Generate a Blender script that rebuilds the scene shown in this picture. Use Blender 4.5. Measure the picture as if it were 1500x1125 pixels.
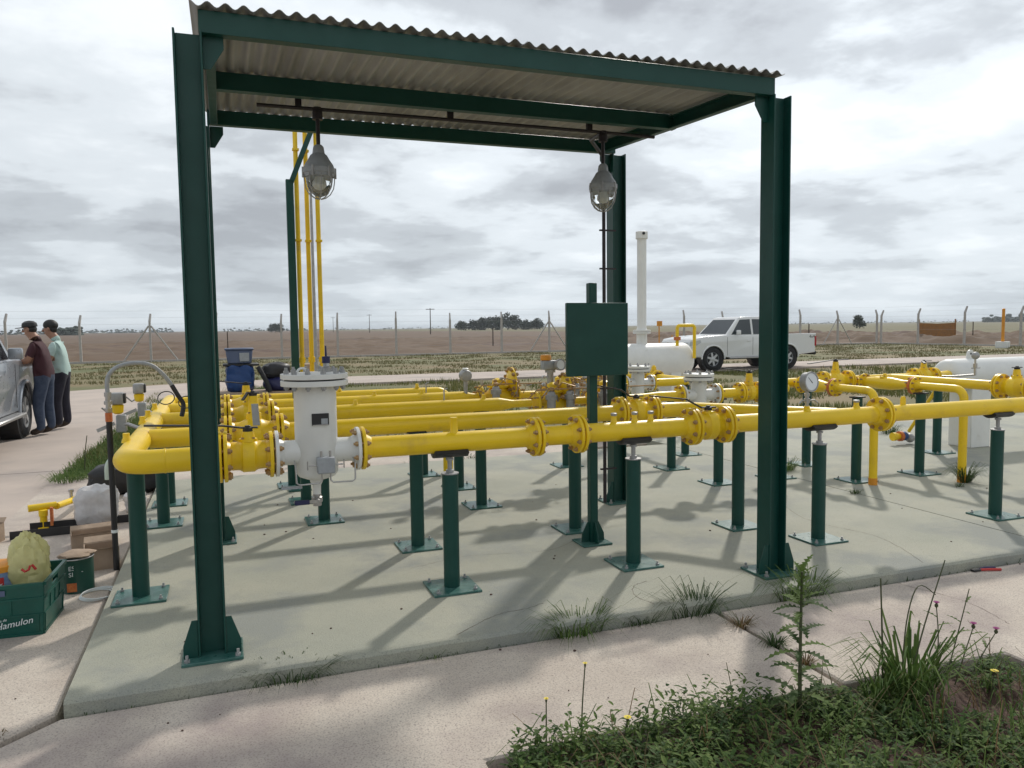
import bpy, bmesh, math, random
from mathutils import Vector, Matrix, noise
random.seed(7)
PI = math.pi
V = Vector
scene = bpy.context.scene
col = scene.collection
for o in list(bpy.data.objects): bpy.data.objects.remove(o)

# ------------------------------------------------------------------ camera
YAW, PITCH, ROLL, CAMH = math.radians(20.2), math.radians(4.19), 0.0129, 1.55
f0 = V((math.sin(YAW), math.cos(YAW), 0)); r0 = V((math.cos(YAW), -math.sin(YAW), 0)); z0 = V((0, 0, 1))
fw = f0*math.cos(PITCH) - z0*math.sin(PITCH); up = z0*math.cos(PITCH) + f0*math.sin(PITCH)
rt = r0*math.cos(ROLL) - up*math.sin(ROLL); uu = up*math.cos(ROLL) + r0*math.sin(ROLL)
cam = bpy.data.cameras.new('camera'); camo = bpy.data.objects.new('camera', cam); col.objects.link(camo)
camo.matrix_world = Matrix(((rt.x, uu.x, -fw.x, 0), (rt.y, uu.y, -fw.y, 0), (rt.z, uu.z, -fw.z, CAMH), (0, 0, 0, 1)))
cam.sensor_width = 36; cam.lens = 1140/1500*36; cam.clip_end = 20000; cam.clip_start = 0.05
scene.camera = camo
scene.view_settings.view_transform = 'Standard'; scene.view_settings.look = 'None'
scene.view_settings.gamma = 1; scene.view_settings.exposure = 0.27

# ------------------------------------------------------------------ sky and sun
SKYO = (7.7, 2.9, 3)
SUN_EL, SUN_AZ = math.radians(38.7), math.radians(40.5)
sund = V((math.sin(SUN_AZ)*math.cos(SUN_EL), math.cos(SUN_AZ)*math.cos(SUN_EL), math.sin(SUN_EL)))
w = bpy.data.worlds.new('World'); scene.world = w; w.use_nodes = True
nt = w.node_tree; nt.nodes.clear()
def N(t, **k):
    n = nt.nodes.new(t)
    for a, b in k.items(): setattr(n, a, b)
    return n
def mth(op, a, b=None, c=None):
    n = N('ShaderNodeMath', operation=op)
    for i, x in enumerate((a, b, c)):
        if x is None: continue
        if isinstance(x, (int, float)): n.inputs[i].default_value = x
        else: nt.links.new(x, n.inputs[i])
    return n.outputs[0]
def ramp(fac, stops, interp='EASE'):
    n = N('ShaderNodeValToRGB'); n.color_ramp.interpolation = interp
    while len(n.color_ramp.elements) < len(stops): n.color_ramp.elements.new(0.5)
    for e, (p, c) in zip(n.color_ramp.elements, stops): e.position = p; e.color = (*c, 1)
    nt.links.new(fac, n.inputs[0]); return n.outputs[0]
tc = N('ShaderNodeTexCoord'); sp = N('ShaderNodeSeparateXYZ'); nt.links.new(tc.outputs['Generated'], sp.inputs[0])
den = mth('ADD', mth('MAXIMUM', sp.outputs[2], 0.0), 0.17)
cb = N('ShaderNodeCombineXYZ')          # directions projected on a flat cloud deck
nt.links.new(mth('DIVIDE', sp.outputs[0], den), cb.inputs[0]); nt.links.new(mth('DIVIDE', sp.outputs[1], den), cb.inputs[1])
def noi(scale, detail, rough, off, dist=0.0):
    mp = N('ShaderNodeMapping'); mp.inputs['Location'].default_value = off; nt.links.new(cb.outputs[0], mp.inputs[0])
    n = N('ShaderNodeTexNoise'); n.inputs['Scale'].default_value = scale; n.inputs['Detail'].default_value = detail
    n.inputs['Roughness'].default_value = rough; n.inputs['Distortion'].default_value = dist
    nt.links.new(mp.outputs[0], n.inputs['Vector']); return n.outputs['Fac']
n1 = noi(1.2, 8, 0.52, SKYO, 0.15); n2 = noi(0.55, 2, 0.5, (8.2, 4.4, 2), 0.0); n3 = noi(4.2, 6, 0.6, (1.2, 9.4, 5), 0.2)
den2 = mth('ADD', mth('ADD', mth('MULTIPLY', n1, 0.56), mth('MULTIPLY', n2, 0.30)), mth('MULTIPLY', n3, 0.14))
cloud = ramp(den2, [(0.40, (0.85, 0.895, 0.935)), (0.475, (0.69, 0.74, 0.785)), (0.535, (0.48, 0.515, 0.555)), (0.61, (0.33, 0.35, 0.385))])
# towards the horizon many layers overlap and the deck evens out to pale grey
hzf = mth('MULTIPLY', mth('POWER', 2.718, mth('MULTIPLY', mth('MAXIMUM', sp.outputs[2], 0.0), -9.0)), 0.72)
hmx = N('ShaderNodeMix', data_type='RGBA'); nt.links.new(hzf, hmx.inputs[0]); nt.links.new(cloud, hmx.inputs[6]); hmx.inputs[7].default_value = (0.555, 0.615, 0.655, 1)
cloud = hmx.outputs[2]
# the veil of cloud is brighter around the hidden sun
dt = N('ShaderNodeVectorMath', operation='DOT_PRODUCT'); nt.links.new(tc.outputs['Generated'], dt.inputs[0]); dt.inputs[1].default_value = sund
glow = mth('ADD', mth('MULTIPLY', mth('POWER', mth('MAXIMUM', dt.outputs['Value'], 0.0), 6.0), 0.38), 0.92)
bgc = N('ShaderNodeBackground'); nt.links.new(cloud, bgc.inputs[0]); nt.links.new(glow, bgc.inputs[1])
sky = N('ShaderNodeTexSky', sky_type='NISHITA'); sky.sun_disc = False; sky.sun_elevation = SUN_EL; sky.sun_rotation = SUN_AZ
bgs = N('ShaderNodeBackground'); bgs.inputs[1].default_value = 0.13; nt.links.new(sky.outputs[0], bgs.inputs[0])
gap = mth('MULTIPLY', ramp(noi(0.55, 4, 0.5, (2.9, 0.6, 4)), [(0.54, (0, 0, 0)), (0.70, (0.5, 0.5, 0.5))]), mth('POWER', mth('SUBTRACT', 1.0, hzf), 7.0))
mx = N('ShaderNodeMixShader'); nt.links.new(gap, mx.inputs[0]); nt.links.new(bgc.outputs[0], mx.inputs[1]); nt.links.new(bgs.outputs[0], mx.inputs[2])
wo = N('ShaderNodeOutputWorld'); nt.links.new(mx.outputs[0], wo.inputs[0])
sl = bpy.data.lights.new('sun', 'SUN'); sl.energy = 2.0; sl.angle = math.radians(2.4); sl.color = (1, 0.95, 0.87)
so = bpy.data.objects.new('sun', sl); col.objects.link(so); so.rotation_euler = (-sund).to_track_quat('-Z', 'Y').to_euler(); so.location = (8, 10, 12)

# ------------------------------------------------------------------ materials
MATS = {}
def mat(name, c, rough=0.5, metal=0.0, var=0.0, vscale=8.0, c2=None, bump=0.0, bscale=60.0, spec=0.5, island=0.0, trans=0.0, alpha=1.0, coat=0.0,
        stain=None, sscale=1.2, slo=0.52, shi=0.68, stretch=None, transl=0.0, speck=0.0, spscale=150.0):
    """principled material; c..c2 mixed by noise, a second larger noise lays 'stain' over it, island = variation per loose piece"""
    m = bpy.data.materials.new(name); m.use_nodes = True; t = m.node_tree; b = t.nodes['Principled BSDF']; L = t.links.new
    b.inputs['Roughness'].default_value = rough; b.inputs['Metallic'].default_value = metal
    b.inputs['Specular IOR Level'].default_value = spec; b.inputs['Transmission Weight'].default_value = trans; b.inputs['Alpha'].default_value = alpha
    b.inputs['Coat Weight'].default_value = coat
    b.inputs['Base Color'].default_value = (*c, 1)
    def nz(sc, det=5, rgh=0.6, loc=(0, 0, 0)):
        g = t.nodes.new('ShaderNodeNewGeometry') if True else None
        mp = t.nodes.new('ShaderNodeMapping'); L(g.outputs['Position'], mp.inputs[0]); mp.inputs['Location'].default_value = loc
        if stretch: mp.inputs['Scale'].default_value = stretch
        n = t.nodes.new('ShaderNodeTexNoise'); n.inputs['Scale'].default_value = sc; n.inputs['Detail'].default_value = det; n.inputs['Roughness'].default_value = rgh
        L(mp.outputs[0], n.inputs['Vector']); return n.outputs['Fac']
    def rmp(fac, a, bb):
        r = t.nodes.new('ShaderNodeMapRange'); r.inputs[1].default_value = a; r.inputs[2].default_value = bb; L(fac, r.inputs[0]); return r.outputs[0]
    def mixc(fac, A, B):
        n = t.nodes.new('ShaderNodeMix'); n.data_type = 'RGBA'
        if isinstance(fac, float): n.inputs[0].default_value = fac
        else: L(fac, n.inputs[0])
        for i, X in ((6, A), (7, B)):
            if isinstance(X, tuple): n.inputs[i].default_value = (*X, 1)
            else: L(X, n.inputs[i])
        return n.outputs[2]
    out = None
    if c2 or var:
        B2 = c2 or tuple(x*(1-var) for x in c)
        out = mixc(rmp(nz(vscale), 0.35, 0.65), c, B2)
    if island:
        g = t.nodes.new('ShaderNodeNewGeometry'); B2 = c2 or tuple(x*(1-island) for x in c)
        out = mixc(g.outputs['Random Per Island'], c, B2)
    if stain:
        out = mixc(rmp(nz(sscale, 7, 0.62, (4.2, 1.3, 0)), slo, shi), out if out else c, stain)
    if speck:
        out = mixc(rmp(nz(spscale, 3, 0.7, (1.1, 7.7, 2)), 0.50, 0.72), out if out else c, tuple(x*(1-speck) for x in (stain or c)))
        out = mixc(rmp(nz(spscale*0.23, 6, 0.75, (5.1, 2.7, 2)), 0.56, 0.70), out, tuple(x*(1-speck*0.5) for x in (c2 or c)))
    if out: L(out, b.inputs['Base Color'])
    if var or c2:
        rr = t.nodes.new('ShaderNodeMapRange'); rr.inputs[3].default_value = max(0.03, rough-0.1); rr.inputs[4].default_value = min(1, rough+0.1); L(nz(vscale*1.7), rr.inputs[0]); L(rr.outputs[0], b.inputs['Roughness'])
    if bump:
        bp = t.nodes.new('ShaderNodeBump'); bp.inputs['Strength'].default_value = bump; bp.inputs['Distance'].default_value = 0.02
        L(nz(bscale, 6, 0.65), bp.inputs['Height']); L(bp.outputs[0], b.inputs['Normal'])
    if transl:
        tr = t.nodes.new('ShaderNodeBsdfTranslucent'); ms = t.nodes.new('ShaderNodeMixShader'); ms.inputs[0].default_value = transl
        if out: L(out, tr.inputs[0])
        else: tr.inputs[0].default_value = (*c, 1)
        L(b.outputs[0], ms.inputs[1]); L(tr.outputs[0], ms.inputs[2]); L(ms.outputs[0], t.nodes['Material Output'].inputs[0])
    MATS[name] = m; return m
mat('yellow', (0.87, 0.585, 0.010), 0.38, var=0.08, vscale=5, bump=0.05, bscale=120, stain=(0.60, 0.37, 0.04), sscale=6.0, slo=0.56, shi=0.80)
mat('green', (0.0030, 0.049, 0.038), 0.42, spec=0.38, c2=(0.006, 0.058, 0.046), vscale=6, bump=0.05, bscale=90, stain=(0.016, 0.062, 0.055), sscale=9, slo=0.64, shi=0.8)
mat('green_plate', (0.014, 0.085, 0.072), 0.30, c2=(0.07, 0.165, 0.145), vscale=14, bump=0.08, bscale=120)
mat('white', (0.74, 0.74, 0.71), 0.42, var=0.07, vscale=6, stain=(0.52, 0.50, 0.44), sscale=5, slo=0.62, shi=0.85)
mat('bolt', (0.44, 0.30, 0.15), 0.5, 0.3, c2=(0.36, 0.20, 0.08), vscale=40)
mat('steel', (0.48, 0.47, 0.46), 0.38, 0.85, var=0.2, vscale=30)
mat('galv', (0.40, 0.40, 0.40), 0.5, 0.35, var=0.25, vscale=24)
mat('greypaint', (0.34, 0.36, 0.38), 0.5, var=0.15, vscale=30, bump=0.1, bscale=200)
mat('black', (0.018, 0.018, 0.02), 0.5, var=0.3)
mat('rubber', (0.022, 0.022, 0.024), 0.75, var=0.3, bump=0.1)
mat('conduit', (0.020, 0.014, 0.017), 0.5, var=0.3)
mat('navy', (0.018, 0.020, 0.085), 0.5, var=0.2)
mat('rust', (0.46, 0.10, 0.030), 0.6, c2=(0.60, 0.20, 0.05), vscale=50)
mat('orange', (0.75, 0.30, 0.02), 0.5, var=0.15)
mat('sheet', (0.38, 0.385, 0.385), 0.5, 0.25, c2=(0.235, 0.235, 0.23), vscale=4, stretch=(1, 0.25, 1), stain=(0.33, 0.32, 0.30), sscale=7)
mat('slab', (0.405, 0.395, 0.315), 0.82, c2=(0.335, 0.34, 0.275), vscale=1.6, bump=0.25, bscale=140, stain=(0.275, 0.285, 0.255), sscale=1.3, slo=0.49, shi=0.63, speck=0.35, spscale=170)
mat('paving', (0.60, 0.53, 0.45), 0.88, c2=(0.50, 0.43, 0.365), vscale=2.6, bump=0.28, bscale=70, stain=(0.36, 0.30, 0.275), sscale=1.3, slo=0.48, shi=0.68, speck=0.40, spscale=130)
mat('road', (0.50, 0.42, 0.36), 0.9, c2=(0.42, 0.355, 0.31), vscale=0.9, bump=0.3, bscale=60, stain=(0.36, 0.31, 0.28), sscale=0.5)
mat('concrete', (0.46, 0.43, 0.40), 0.85, c2=(0.36, 0.34, 0.32), vscale=9, bump=0.3)
mat('ground', (0.155, 0.145, 0.060), 0.95, c2=(0.100, 0.120, 0.042), vscale=0.55, bump=0.9, bscale=14, stain=(0.22, 0.165, 0.085), sscale=0.22, slo=0.42, shi=0.62)
mat('field', (0.105, 0.064, 0.036), 0.95, c2=(0.145, 0.094, 0.056), vscale=0.16, bump=1.0, bscale=3, stain=(0.10, 0.060, 0.048), sscale=0.05)
mat('pasture', (0.115, 0.115, 0.045), 0.95, c2=(0.16, 0.125, 0.062), vscale=0.06, bump=0.8, bscale=3)
mat('soil', (0.075, 0.042, 0.032), 0.95, c2=(0.12, 0.07, 0.05), vscale=14, bump=1.0, bscale=40)
mat('grass', (0.085, 0.120, 0.032), 0.7, spec=0.2, island=0.5, c2=(0.21, 0.185, 0.068), transl=0.25)
mat('verge', (0.135, 0.13, 0.050), 0.8, island=0.5, c2=(0.20, 0.17, 0.080), transl=0.2)
mat('alloy', (0.55, 0.55, 0.55), 0.4, 0.4)
mat('weed', (0.050, 0.105, 0.022), 0.7, spec=0.2, island=0.5, c2=(0.155, 0.215, 0.060), transl=0.25)
mat('weed_dark', (0.030, 0.066, 0.020), 0.7, spec=0.2, island=0.5, c2=(0.075, 0.115, 0.036), transl=0.2)
mat('dry', (0.20, 0.115, 0.050), 0.7, island=0.4, c2=(0.085, 0.085, 0.030), transl=0.2)
mat('stem', (0.075, 0.085, 0.035), 0.6, var=0.2)
mat('pink', (0.42, 0.10, 0.26), 0.6)
mat('petal', (0.80, 0.62, 0.03), 0.6)
mat('leaf_far', (0.030, 0.042, 0.026), 0.8, island=0.5, c2=(0.050, 0.066, 0.036))
mat('bark', (0.08, 0.06, 0.045), 0.9, var=0.3)
mat('far_wood', (0.06, 0.08, 0.06), 0.95, island=0.3)
mat('carwhite', (0.78, 0.78, 0.77), 0.22, coat=0.6, var=0.02)
mat('carsilver', (0.34, 0.36, 0.39), 0.30, 0.45, coat=0.5, var=0.05)
mat('glass', (0.035, 0.045, 0.05), 0.06, spec=0.8)
mat('lens', (0.55, 0.57, 0.58), 0.12, spec=0.8)
mat('redlens', (0.40, 0.02, 0.025), 0.2)
mat('lampglass', (0.92, 0.95, 0.95), 0.04, trans=1.0)
mat('bulb', (0.78, 0.78, 0.72), 0.35)
mat('dial', (0.75, 0.78, 0.80), 0.2)
mat('skin', (0.36, 0.19, 0.125), 0.55, var=0.1)
mat('maroon', (0.055, 0.014, 0.020), 0.85, var=0.25, vscale=12, bump=0.25, bscale=18)
mat('mint', (0.46, 0.60, 0.56), 0.85, var=0.12, vscale=9, bump=0.25, bscale=16)
mat('jeans', (0.030, 0.045, 0.085), 0.85, c2=(0.055, 0.075, 0.12), vscale=11, bump=0.3, bscale=22)
mat('trousers', (0.022, 0.020, 0.034), 0.85, var=0.3, vscale=10, bump=0.3, bscale=20)
mat('shoe', (0.055, 0.036, 0.026), 0.7, var=0.2)
mat('hair', (0.012, 0.010, 0.009), 0.6)
mat('paper', (0.78, 0.78, 0.76), 0.8)
mat('cardboard', (0.40, 0.30, 0.22), 0.85, c2=(0.32, 0.235, 0.17), vscale=10, bump=0.2, bscale=40)
mat('crate', (0.004, 0.088, 0.066), 0.38, var=0.2, vscale=8, bump=0.05)
mat('bag_yellow', (0.78, 0.74, 0.36), 0.32, var=0.12, vscale=14, transl=0.3, bump=0.5, bscale=26)
mat('bag_white', (0.74, 0.72, 0.72), 0.4, var=0.15, vscale=14, transl=0.2, bump=0.5, bscale=26)
mat('blue', (0.010, 0.055, 0.20), 0.45, var=0.2)
mat('bluegrey', (0.085, 0.115, 0.20), 0.5, var=0.15)
mat('canblue', (0.035, 0.065, 0.24), 0.35, c2=(0.30, 0.42, 0.60), vscale=9)
mat('cangreen', (0.010, 0.070, 0.050), 0.35, var=0.2)
mat('red', (0.50, 0.035, 0.03), 0.5)
mat('whiteprint', (0.72, 0.76, 0.76), 0.6)
mat('hose', (0.55, 0.66, 0.60), 0.5, var=0.1)
mat('net', (0.34, 0.145, 0.03), 0.8, c2=(0.22, 0.11, 0.035), vscale=6)
mat('gasket', (0.10, 0.045, 0.02), 0.8)

# ------------------------------------------------------------------ mesh helpers
OFF = {}
def frame(a):
    a = V(a).normalized(); h = V((0, 0, 1)) if abs(a.z) < 0.95 else V((1, 0, 0))
    x = h.cross(a).normalized(); return x, a.cross(x), a
class MB:
    def __init__(s): s.v = []; s.f = []
    def add(s, vs, fs):
        b = len(s.v); s.v += [V(p) for p in vs]; s.f += [tuple(b+i for i in q) for q in fs]; return s
    def box(s, c, d, rz=0.0, R=None):
        M = R or Matrix.Rotation(rz, 3, 'Z'); c = V(c); h = V(d)/2
        return s.add([c + M @ V((h.x*i, h.y*j, h.z*k)) for i in (-1, 1) for j in (-1, 1) for k in (-1, 1)],
                     [(0, 1, 3, 2), (4, 6, 7, 5), (0, 4, 5, 1), (2, 3, 7, 6), (0, 2, 6, 4), (1, 5, 7, 3)])
    def lathe(s, p, a, prof, n=16, ph=0.0):
        x, y, a = frame(a); p = V(p); vs = []; fs = []
        for t, r in prof:
            for i in range(n):
                g = 2*PI*i/n + ph; vs.append(p + a*t + (x*math.cos(g) + y*math.sin(g))*max(r, 1e-5))
        for k in range(len(prof)-1):
            for i in range(n):
                j = (i+1) % n; fs.append((k*n+i, k*n+j, (k+1)*n+j, (k+1)*n+i))
        if prof[0][1] > 1e-4: fs.append(tuple(range(n-1, -1, -1)))
        if prof[-1][1] > 1e-4: fs.append(tuple((len(prof)-1)*n+i for i in range(n)))
        return s.add(vs, fs)
    def cyl(s, p, q, r, r2=None, n=12):
        p = V(p); q = V(q); return s.lathe(p, q-p, [(0, r), ((q-p).length, r if r2 is None else r2)], n)
    def tube(s, pts, r, n=8):
        pts = [V(p) for p in pts]; m = len(pts); rs = r if isinstance(r, (list, tuple)) else [r]*m
        tg = [(pts[min(i+1, m-1)] - pts[max(i-1, 0)]).normalized() for i in range(m)]
        x = frame(tg[0])[0]; vs = []; fs = []
        for i in range(m):
            x = (x - tg[i]*x.dot(tg[i])).normalized(); y = tg[i].cross(x)
            for k in range(n):
                g = 2*PI*k/n; vs.append(pts[i] + (x*math.cos(g) + y*math.sin(g))*rs[i])
        for i in range(m-1):
            for k in range(n):
                j = (k+1) % n; fs.append((i*n+k, i*n+j, (i+1)*n+j, (i+1)*n+k))
        fs.append(tuple(range(n-1, -1, -1))); fs.append(tuple((m-1)*n+k for k in range(n)))
        return s.add(vs, fs)
    def ball(s, c, r, n=10, m=7, sc=(1, 1, 1)):
        c = V(c); vs = []; fs = []
        for i in range(m+1):
            t = PI*i/m
            for k in range(n):
                g = 2*PI*k/n; vs.append(c + V((r*sc[0]*math.sin(t)*math.cos(g), r*sc[1]*math.sin(t)*math.sin(g), r*sc[2]*math.cos(t))))
        for i in range(m):
            for k in range(n):
                j = (k+1) % n; fs.append((i*n+k, (i+1)*n+k, (i+1)*n+j, i*n+j))
        return s.add(vs, fs)
    def prism(s, poly, o, ux, uy, th):
        """polygon of (u,v) points in the plane o+u*ux+v*uy, extruded by the vector th"""
        o = V(o); ux = V(ux); uy = V(uy); th = V(th); n = len(poly)
        a = [o + ux*u + uy*v for u, v in poly]; b = [p + th for p in a]
        return s.add(a+b, [tuple(range(n-1, -1, -1)), tuple(range(n, 2*n))] + [(i, (i+1) % n, n+(i+1) % n, n+i) for i in range(n)])
    def build(s, name, m, parent=None, loc=None, bevel=0.0, seg=1, kind=None, smooth=True, ang=38, label=None):
        off = OFF[parent.name] if parent else V(loc or (0, 0, 0))
        me = bpy.data.meshes.new(name); me.from_pydata([p - off for p in s.v], [], s.f)
        if bevel or s.f:
            bm = bmesh.new(); bm.from_mesh(me)
            if len(s.f) < 60000: bmesh.ops.recalc_face_normals(bm, faces=bm.faces)
            if bevel:
                ed = [e for e in bm.edges if len(e.link_faces) == 2 and e.calc_face_angle(0) > 0.6]
                bmesh.ops.bevel(bm, geom=ed, offset=bevel, segments=seg, profile=0.5, affect='EDGES', clamp_overlap=True)
            bm.to_mesh(me); bm.free()
        if smooth and len(me.polygons):
            me.polygons.foreach_set('use_smooth', [True]*len(me.polygons)); me.set_sharp_from_angle(angle=math.radians(ang))
        me.materials.append(MATS[m] if isinstance(m, str) else m)
        o = bpy.data.objects.new(name, me); col.objects.link(o)
        if parent: o.parent = parent; OFF[o.name] = off
        else: o.location = off; OFF[o.name] = off
        if kind: o['kind'] = kind
        if label: o['label'] = label
        return o
def thing(name, label, cat, loc=(0, 0, 0), group=None):
    o = bpy.data.objects.new(name, None); col.objects.link(o); o.location = loc; o.empty_display_size = 0.1
    o['label'] = label; o['category'] = cat
    if group: o['group'] = group
    OFF[o.name] = V(loc); return o
def tag(o, label, cat, group=None):
    o['label'] = label; o['category'] = cat
    if group: o['group'] = group
    return o
def copy_tree(o, parent=None, loc=None, rz=None, label=None, group=None, sc=None):
    c = o.copy(); col.objects.link(c)
    if parent: c.parent = parent
    if loc is not None: c.location = loc
    if rz is not None: c.rotation_euler = (0, 0, rz)
    if sc: c.scale = sc
    if label: c['label'] = label
    if group: c['group'] = group
    OFF[c.name] = OFF[o.name]
    for ch in [x for x in bpy.data.objects if x.parent == o]: copy_tree(ch, c)
    return c
def text_mesh(name, body, m, parent, origin, ux, uy, size, lift=0.0015, shear=0.0, label=None):
    cu = bpy.data.curves.new('lettering', 'FONT'); cu.body = body; cu.size = size; cu.extrude = 0.0006; cu.shear = shear; cu.resolution_u = 3
    t = bpy.data.objects.new('lettering', cu); col.objects.link(t)
    me = bpy.data.meshes.new_from_object(t.evaluated_get(bpy.context.evaluated_depsgraph_get()))
    bpy.data.objects.remove(t)
    ux = V(ux).normalized(); uy = V(uy).normalized(); nz = ux.cross(uy)
    off = OFF[parent.name]
    for vt in me.vertices: p = vt.co.copy(); vt.co = V(origin) - off + ux*p.x + uy*p.y + nz*(p.z + lift)
    me.materials.clear(); me.materials.append(MATS[m]); me.name = name
    o = bpy.data.objects.new(name, me); col.objects.link(o); o.parent = parent; OFF[o.name] = off
    return o
def struct(mb, name, m, **k):
    o = mb.build(name, m, **k); o['kind'] = 'structure'; return o
def arc(c, r, a0, a1, e1, e2, n=7):
    """points on an arc about c in the plane e1,e2"""
    c = V(c); e1 = V(e1); e2 = V(e2)
    return [c + e1*r*math.cos(a0 + (a1-a0)*i/n) + e2*r*math.sin(a0 + (a1-a0)*i/n) for i in range(n+1)]

# ------------------------------------------------------------------ the setting
def poly_slab(name, pts, zt, th, m, bevel=0.0):
    return struct(MB().prism([(x, y) for x, y in pts], (0, 0, zt-th), (1, 0, 0), (0, 1, 0), (0, 0, th)), name, m, bevel=bevel, smooth=False)
def sheet(name, x0, y0, x1, y1, z, m):
    return struct(MB().add([(x0, y0, z), (x1, y0, z), (x1, y1, z), (x0, y1, z)], [(0, 1, 2, 3)]), name, m, smooth=False)
sheet('ground', -4000, -60, 4000, 5000, -0.06, 'ground')
sheet('field', -3000, 47, 47.0, 1500, -0.052, 'field')
sheet('field', 47.0, 10, 100, 1500, -0.052, 'field')
sheet('pasture', 100, 8, 3000, 1500, -0.048, 'pasture')
# concrete access road that turns behind the pipework, in panels with open joints
poly_slab('road', [(-1.735, -3), (-1.735, 5.985), (-9, 5.985), (-9, -3)], 0.0, 0.1, 'road', 0.006)
poly_slab('road', [(-1.735, 6.0), (-1.735, 9.9), (-9, 9.9), (-9, 6.0)], 0.0, 0.1, 'road', 0.006)
poly_slab('road', [(-1.735, 9.92), (-1.62, 14), (-1.5, 17.0), (-9, 17.0), (-9, 9.92)], 0.0, 0.1, 'road', 0.006)
poly_slab('road', [(-1.5, 17.02), (-1.2, 19.2), (-.4, 21.0), (1.0, 22.1), (3, 22.5), (3, 25.8), (-1, 25.2), (-4, 23.4), (-7, 20.8), (-9, 17.02)], 0.0, 0.1, 'road')
for i in range(12): poly_slab('road', [(3.02+6*i, 22.5), (9+6*i, 22.5), (9+6*i, 25.8), (3.02+6*i, 25.8)], 0.0, 0.1, 'road')
poly_slab('pavement', [(-0.682, 3.44), (-0.682, 9.2), (-1.715, 9.2), (-1.715, 2.44)], 0.04, 0.12, 'paving', 0.008)
poly_slab('pavement', [(-0.66, 3.385), (2.365, 3.385), (2.365, 2.5), (0.80, 2.5), (0.80, -2), (-1.70, -2), (-1.70, 2.42)], 0.04, 0.12, 'paving', 0.008)
poly_slab('pavement', [(2.395, 3.385), (5.4, 3.385), (5.4, -2), (3.29, -2), (3.29, 2.47), (2.395, 2.5)], 0.04, 0.12, 'paving', 0.008)
poly_slab('pavement', [(5.42, 3.385), (9.4, 3.385), (9.4, -2), (5.42, -2)], 0.04, 0.12, 'paving', 0.008)
poly_slab('pavement', [(-0.682, 8.24), (4.0, 8.24), (4.0, 10.3), (-0.682, 10.3)], 0.04, 0.12, 'paving', 0.008)
poly_slab('pavement', [(4.02, 8.7), (10.5, 8.7), (10.5, 9.9), (4.02, 9.9)], 0.04, 0.12, 'paving', 0.008)
def slab(x0, x1, y1):
    # cast plinth with a slightly uneven arris along the front
    mb = MB(); n = int((x1-x0)/0.12); prof = []
    for i in range(n+1):
        x = x0 + (x1-x0)*i/n; j = 0.006*noise.noise(V((x*2.3, 1, 0))); k = 0.004*noise.noise(V((x*5.1, 7, 0)))
        prof.append([(x, 3.402+j, -0.06), (x, 3.405+j, 0.084+k), (x, 3.417+j, 0.097+k), (x, 3.45, 0.1), (x, y1, 0.1), (x, y1, -0.06)])
    m = len(prof[0])
    mb.add([p for r in prof for p in r], [(i*m+k, (i+1)*m+k, (i+1)*m+k+1, i*m+k+1) for i in range(n) for k in range(m-1)] + [tuple(range(m)), tuple(n*m+k for k in range(m-1, -1, -1))])
    return struct(mb, 'plinth_slab', 'slab', ang=18)
slab(-0.65, 4.992, 8.2); slab(5.004, 13.0, 8.65)
# planting bed with crumbly soil
mb = MB(); nx, ny = 46, 44; bx0, bx1, by0, by1 = 0.82, 3.27, 0.4, 2.485
for j in range(ny+1):
    for i in range(nx+1):
        x = bx0+(bx1-bx0)*i/nx; y = by0+(by1-by0)*j/ny
        e = min(1, min(i, nx-i, j, ny-j)/3)
        mb.v.append(V((x, y, -0.02 + e*(0.035 + 0.05*noise.fractal(V((x*4, y*4, 0)), 0.7, 2.2, 5)))))
mb.f = [(j*(nx+1)+i, j*(nx+1)+i+1, (j+1)*(nx+1)+i+1, (j+1)*(nx+1)+i) for j in range(ny) for i in range(nx)]
struct(mb, 'planting_bed', 'soil', ang=60)
# banks of turned clods beyond the fence
def bank(x0, y0, x1, y1, nx, ny, h):
    mb = MB()
    for j in range(ny+1):
        for i in range(nx+1):
            x = x0+(x1-x0)*i/nx; y = y0+(y1-y0)*j/ny; e = min(1, min(i, nx-i, j, ny-j)/2)
            mb.v.append(V((x, y, -0.07 + e*max(0, h*(0.45 + noise.fractal(V((x*.45, y*.45, 3)), 0.8, 2.1, 5))))))
    mb.f = [(j*(nx+1)+i, j*(nx+1)+i+1, (j+1)*(nx+1)+i+1, (j+1)*(nx+1)+i) for j in range(ny) for i in range(nx)]
    return struct(mb, 'soil_bank', 'field', ang=80)
bank(49, 12, 78, 110, 70, 150, 0.55)
bank(-40, 49, 46, 120, 150, 90, 0.28)

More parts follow.
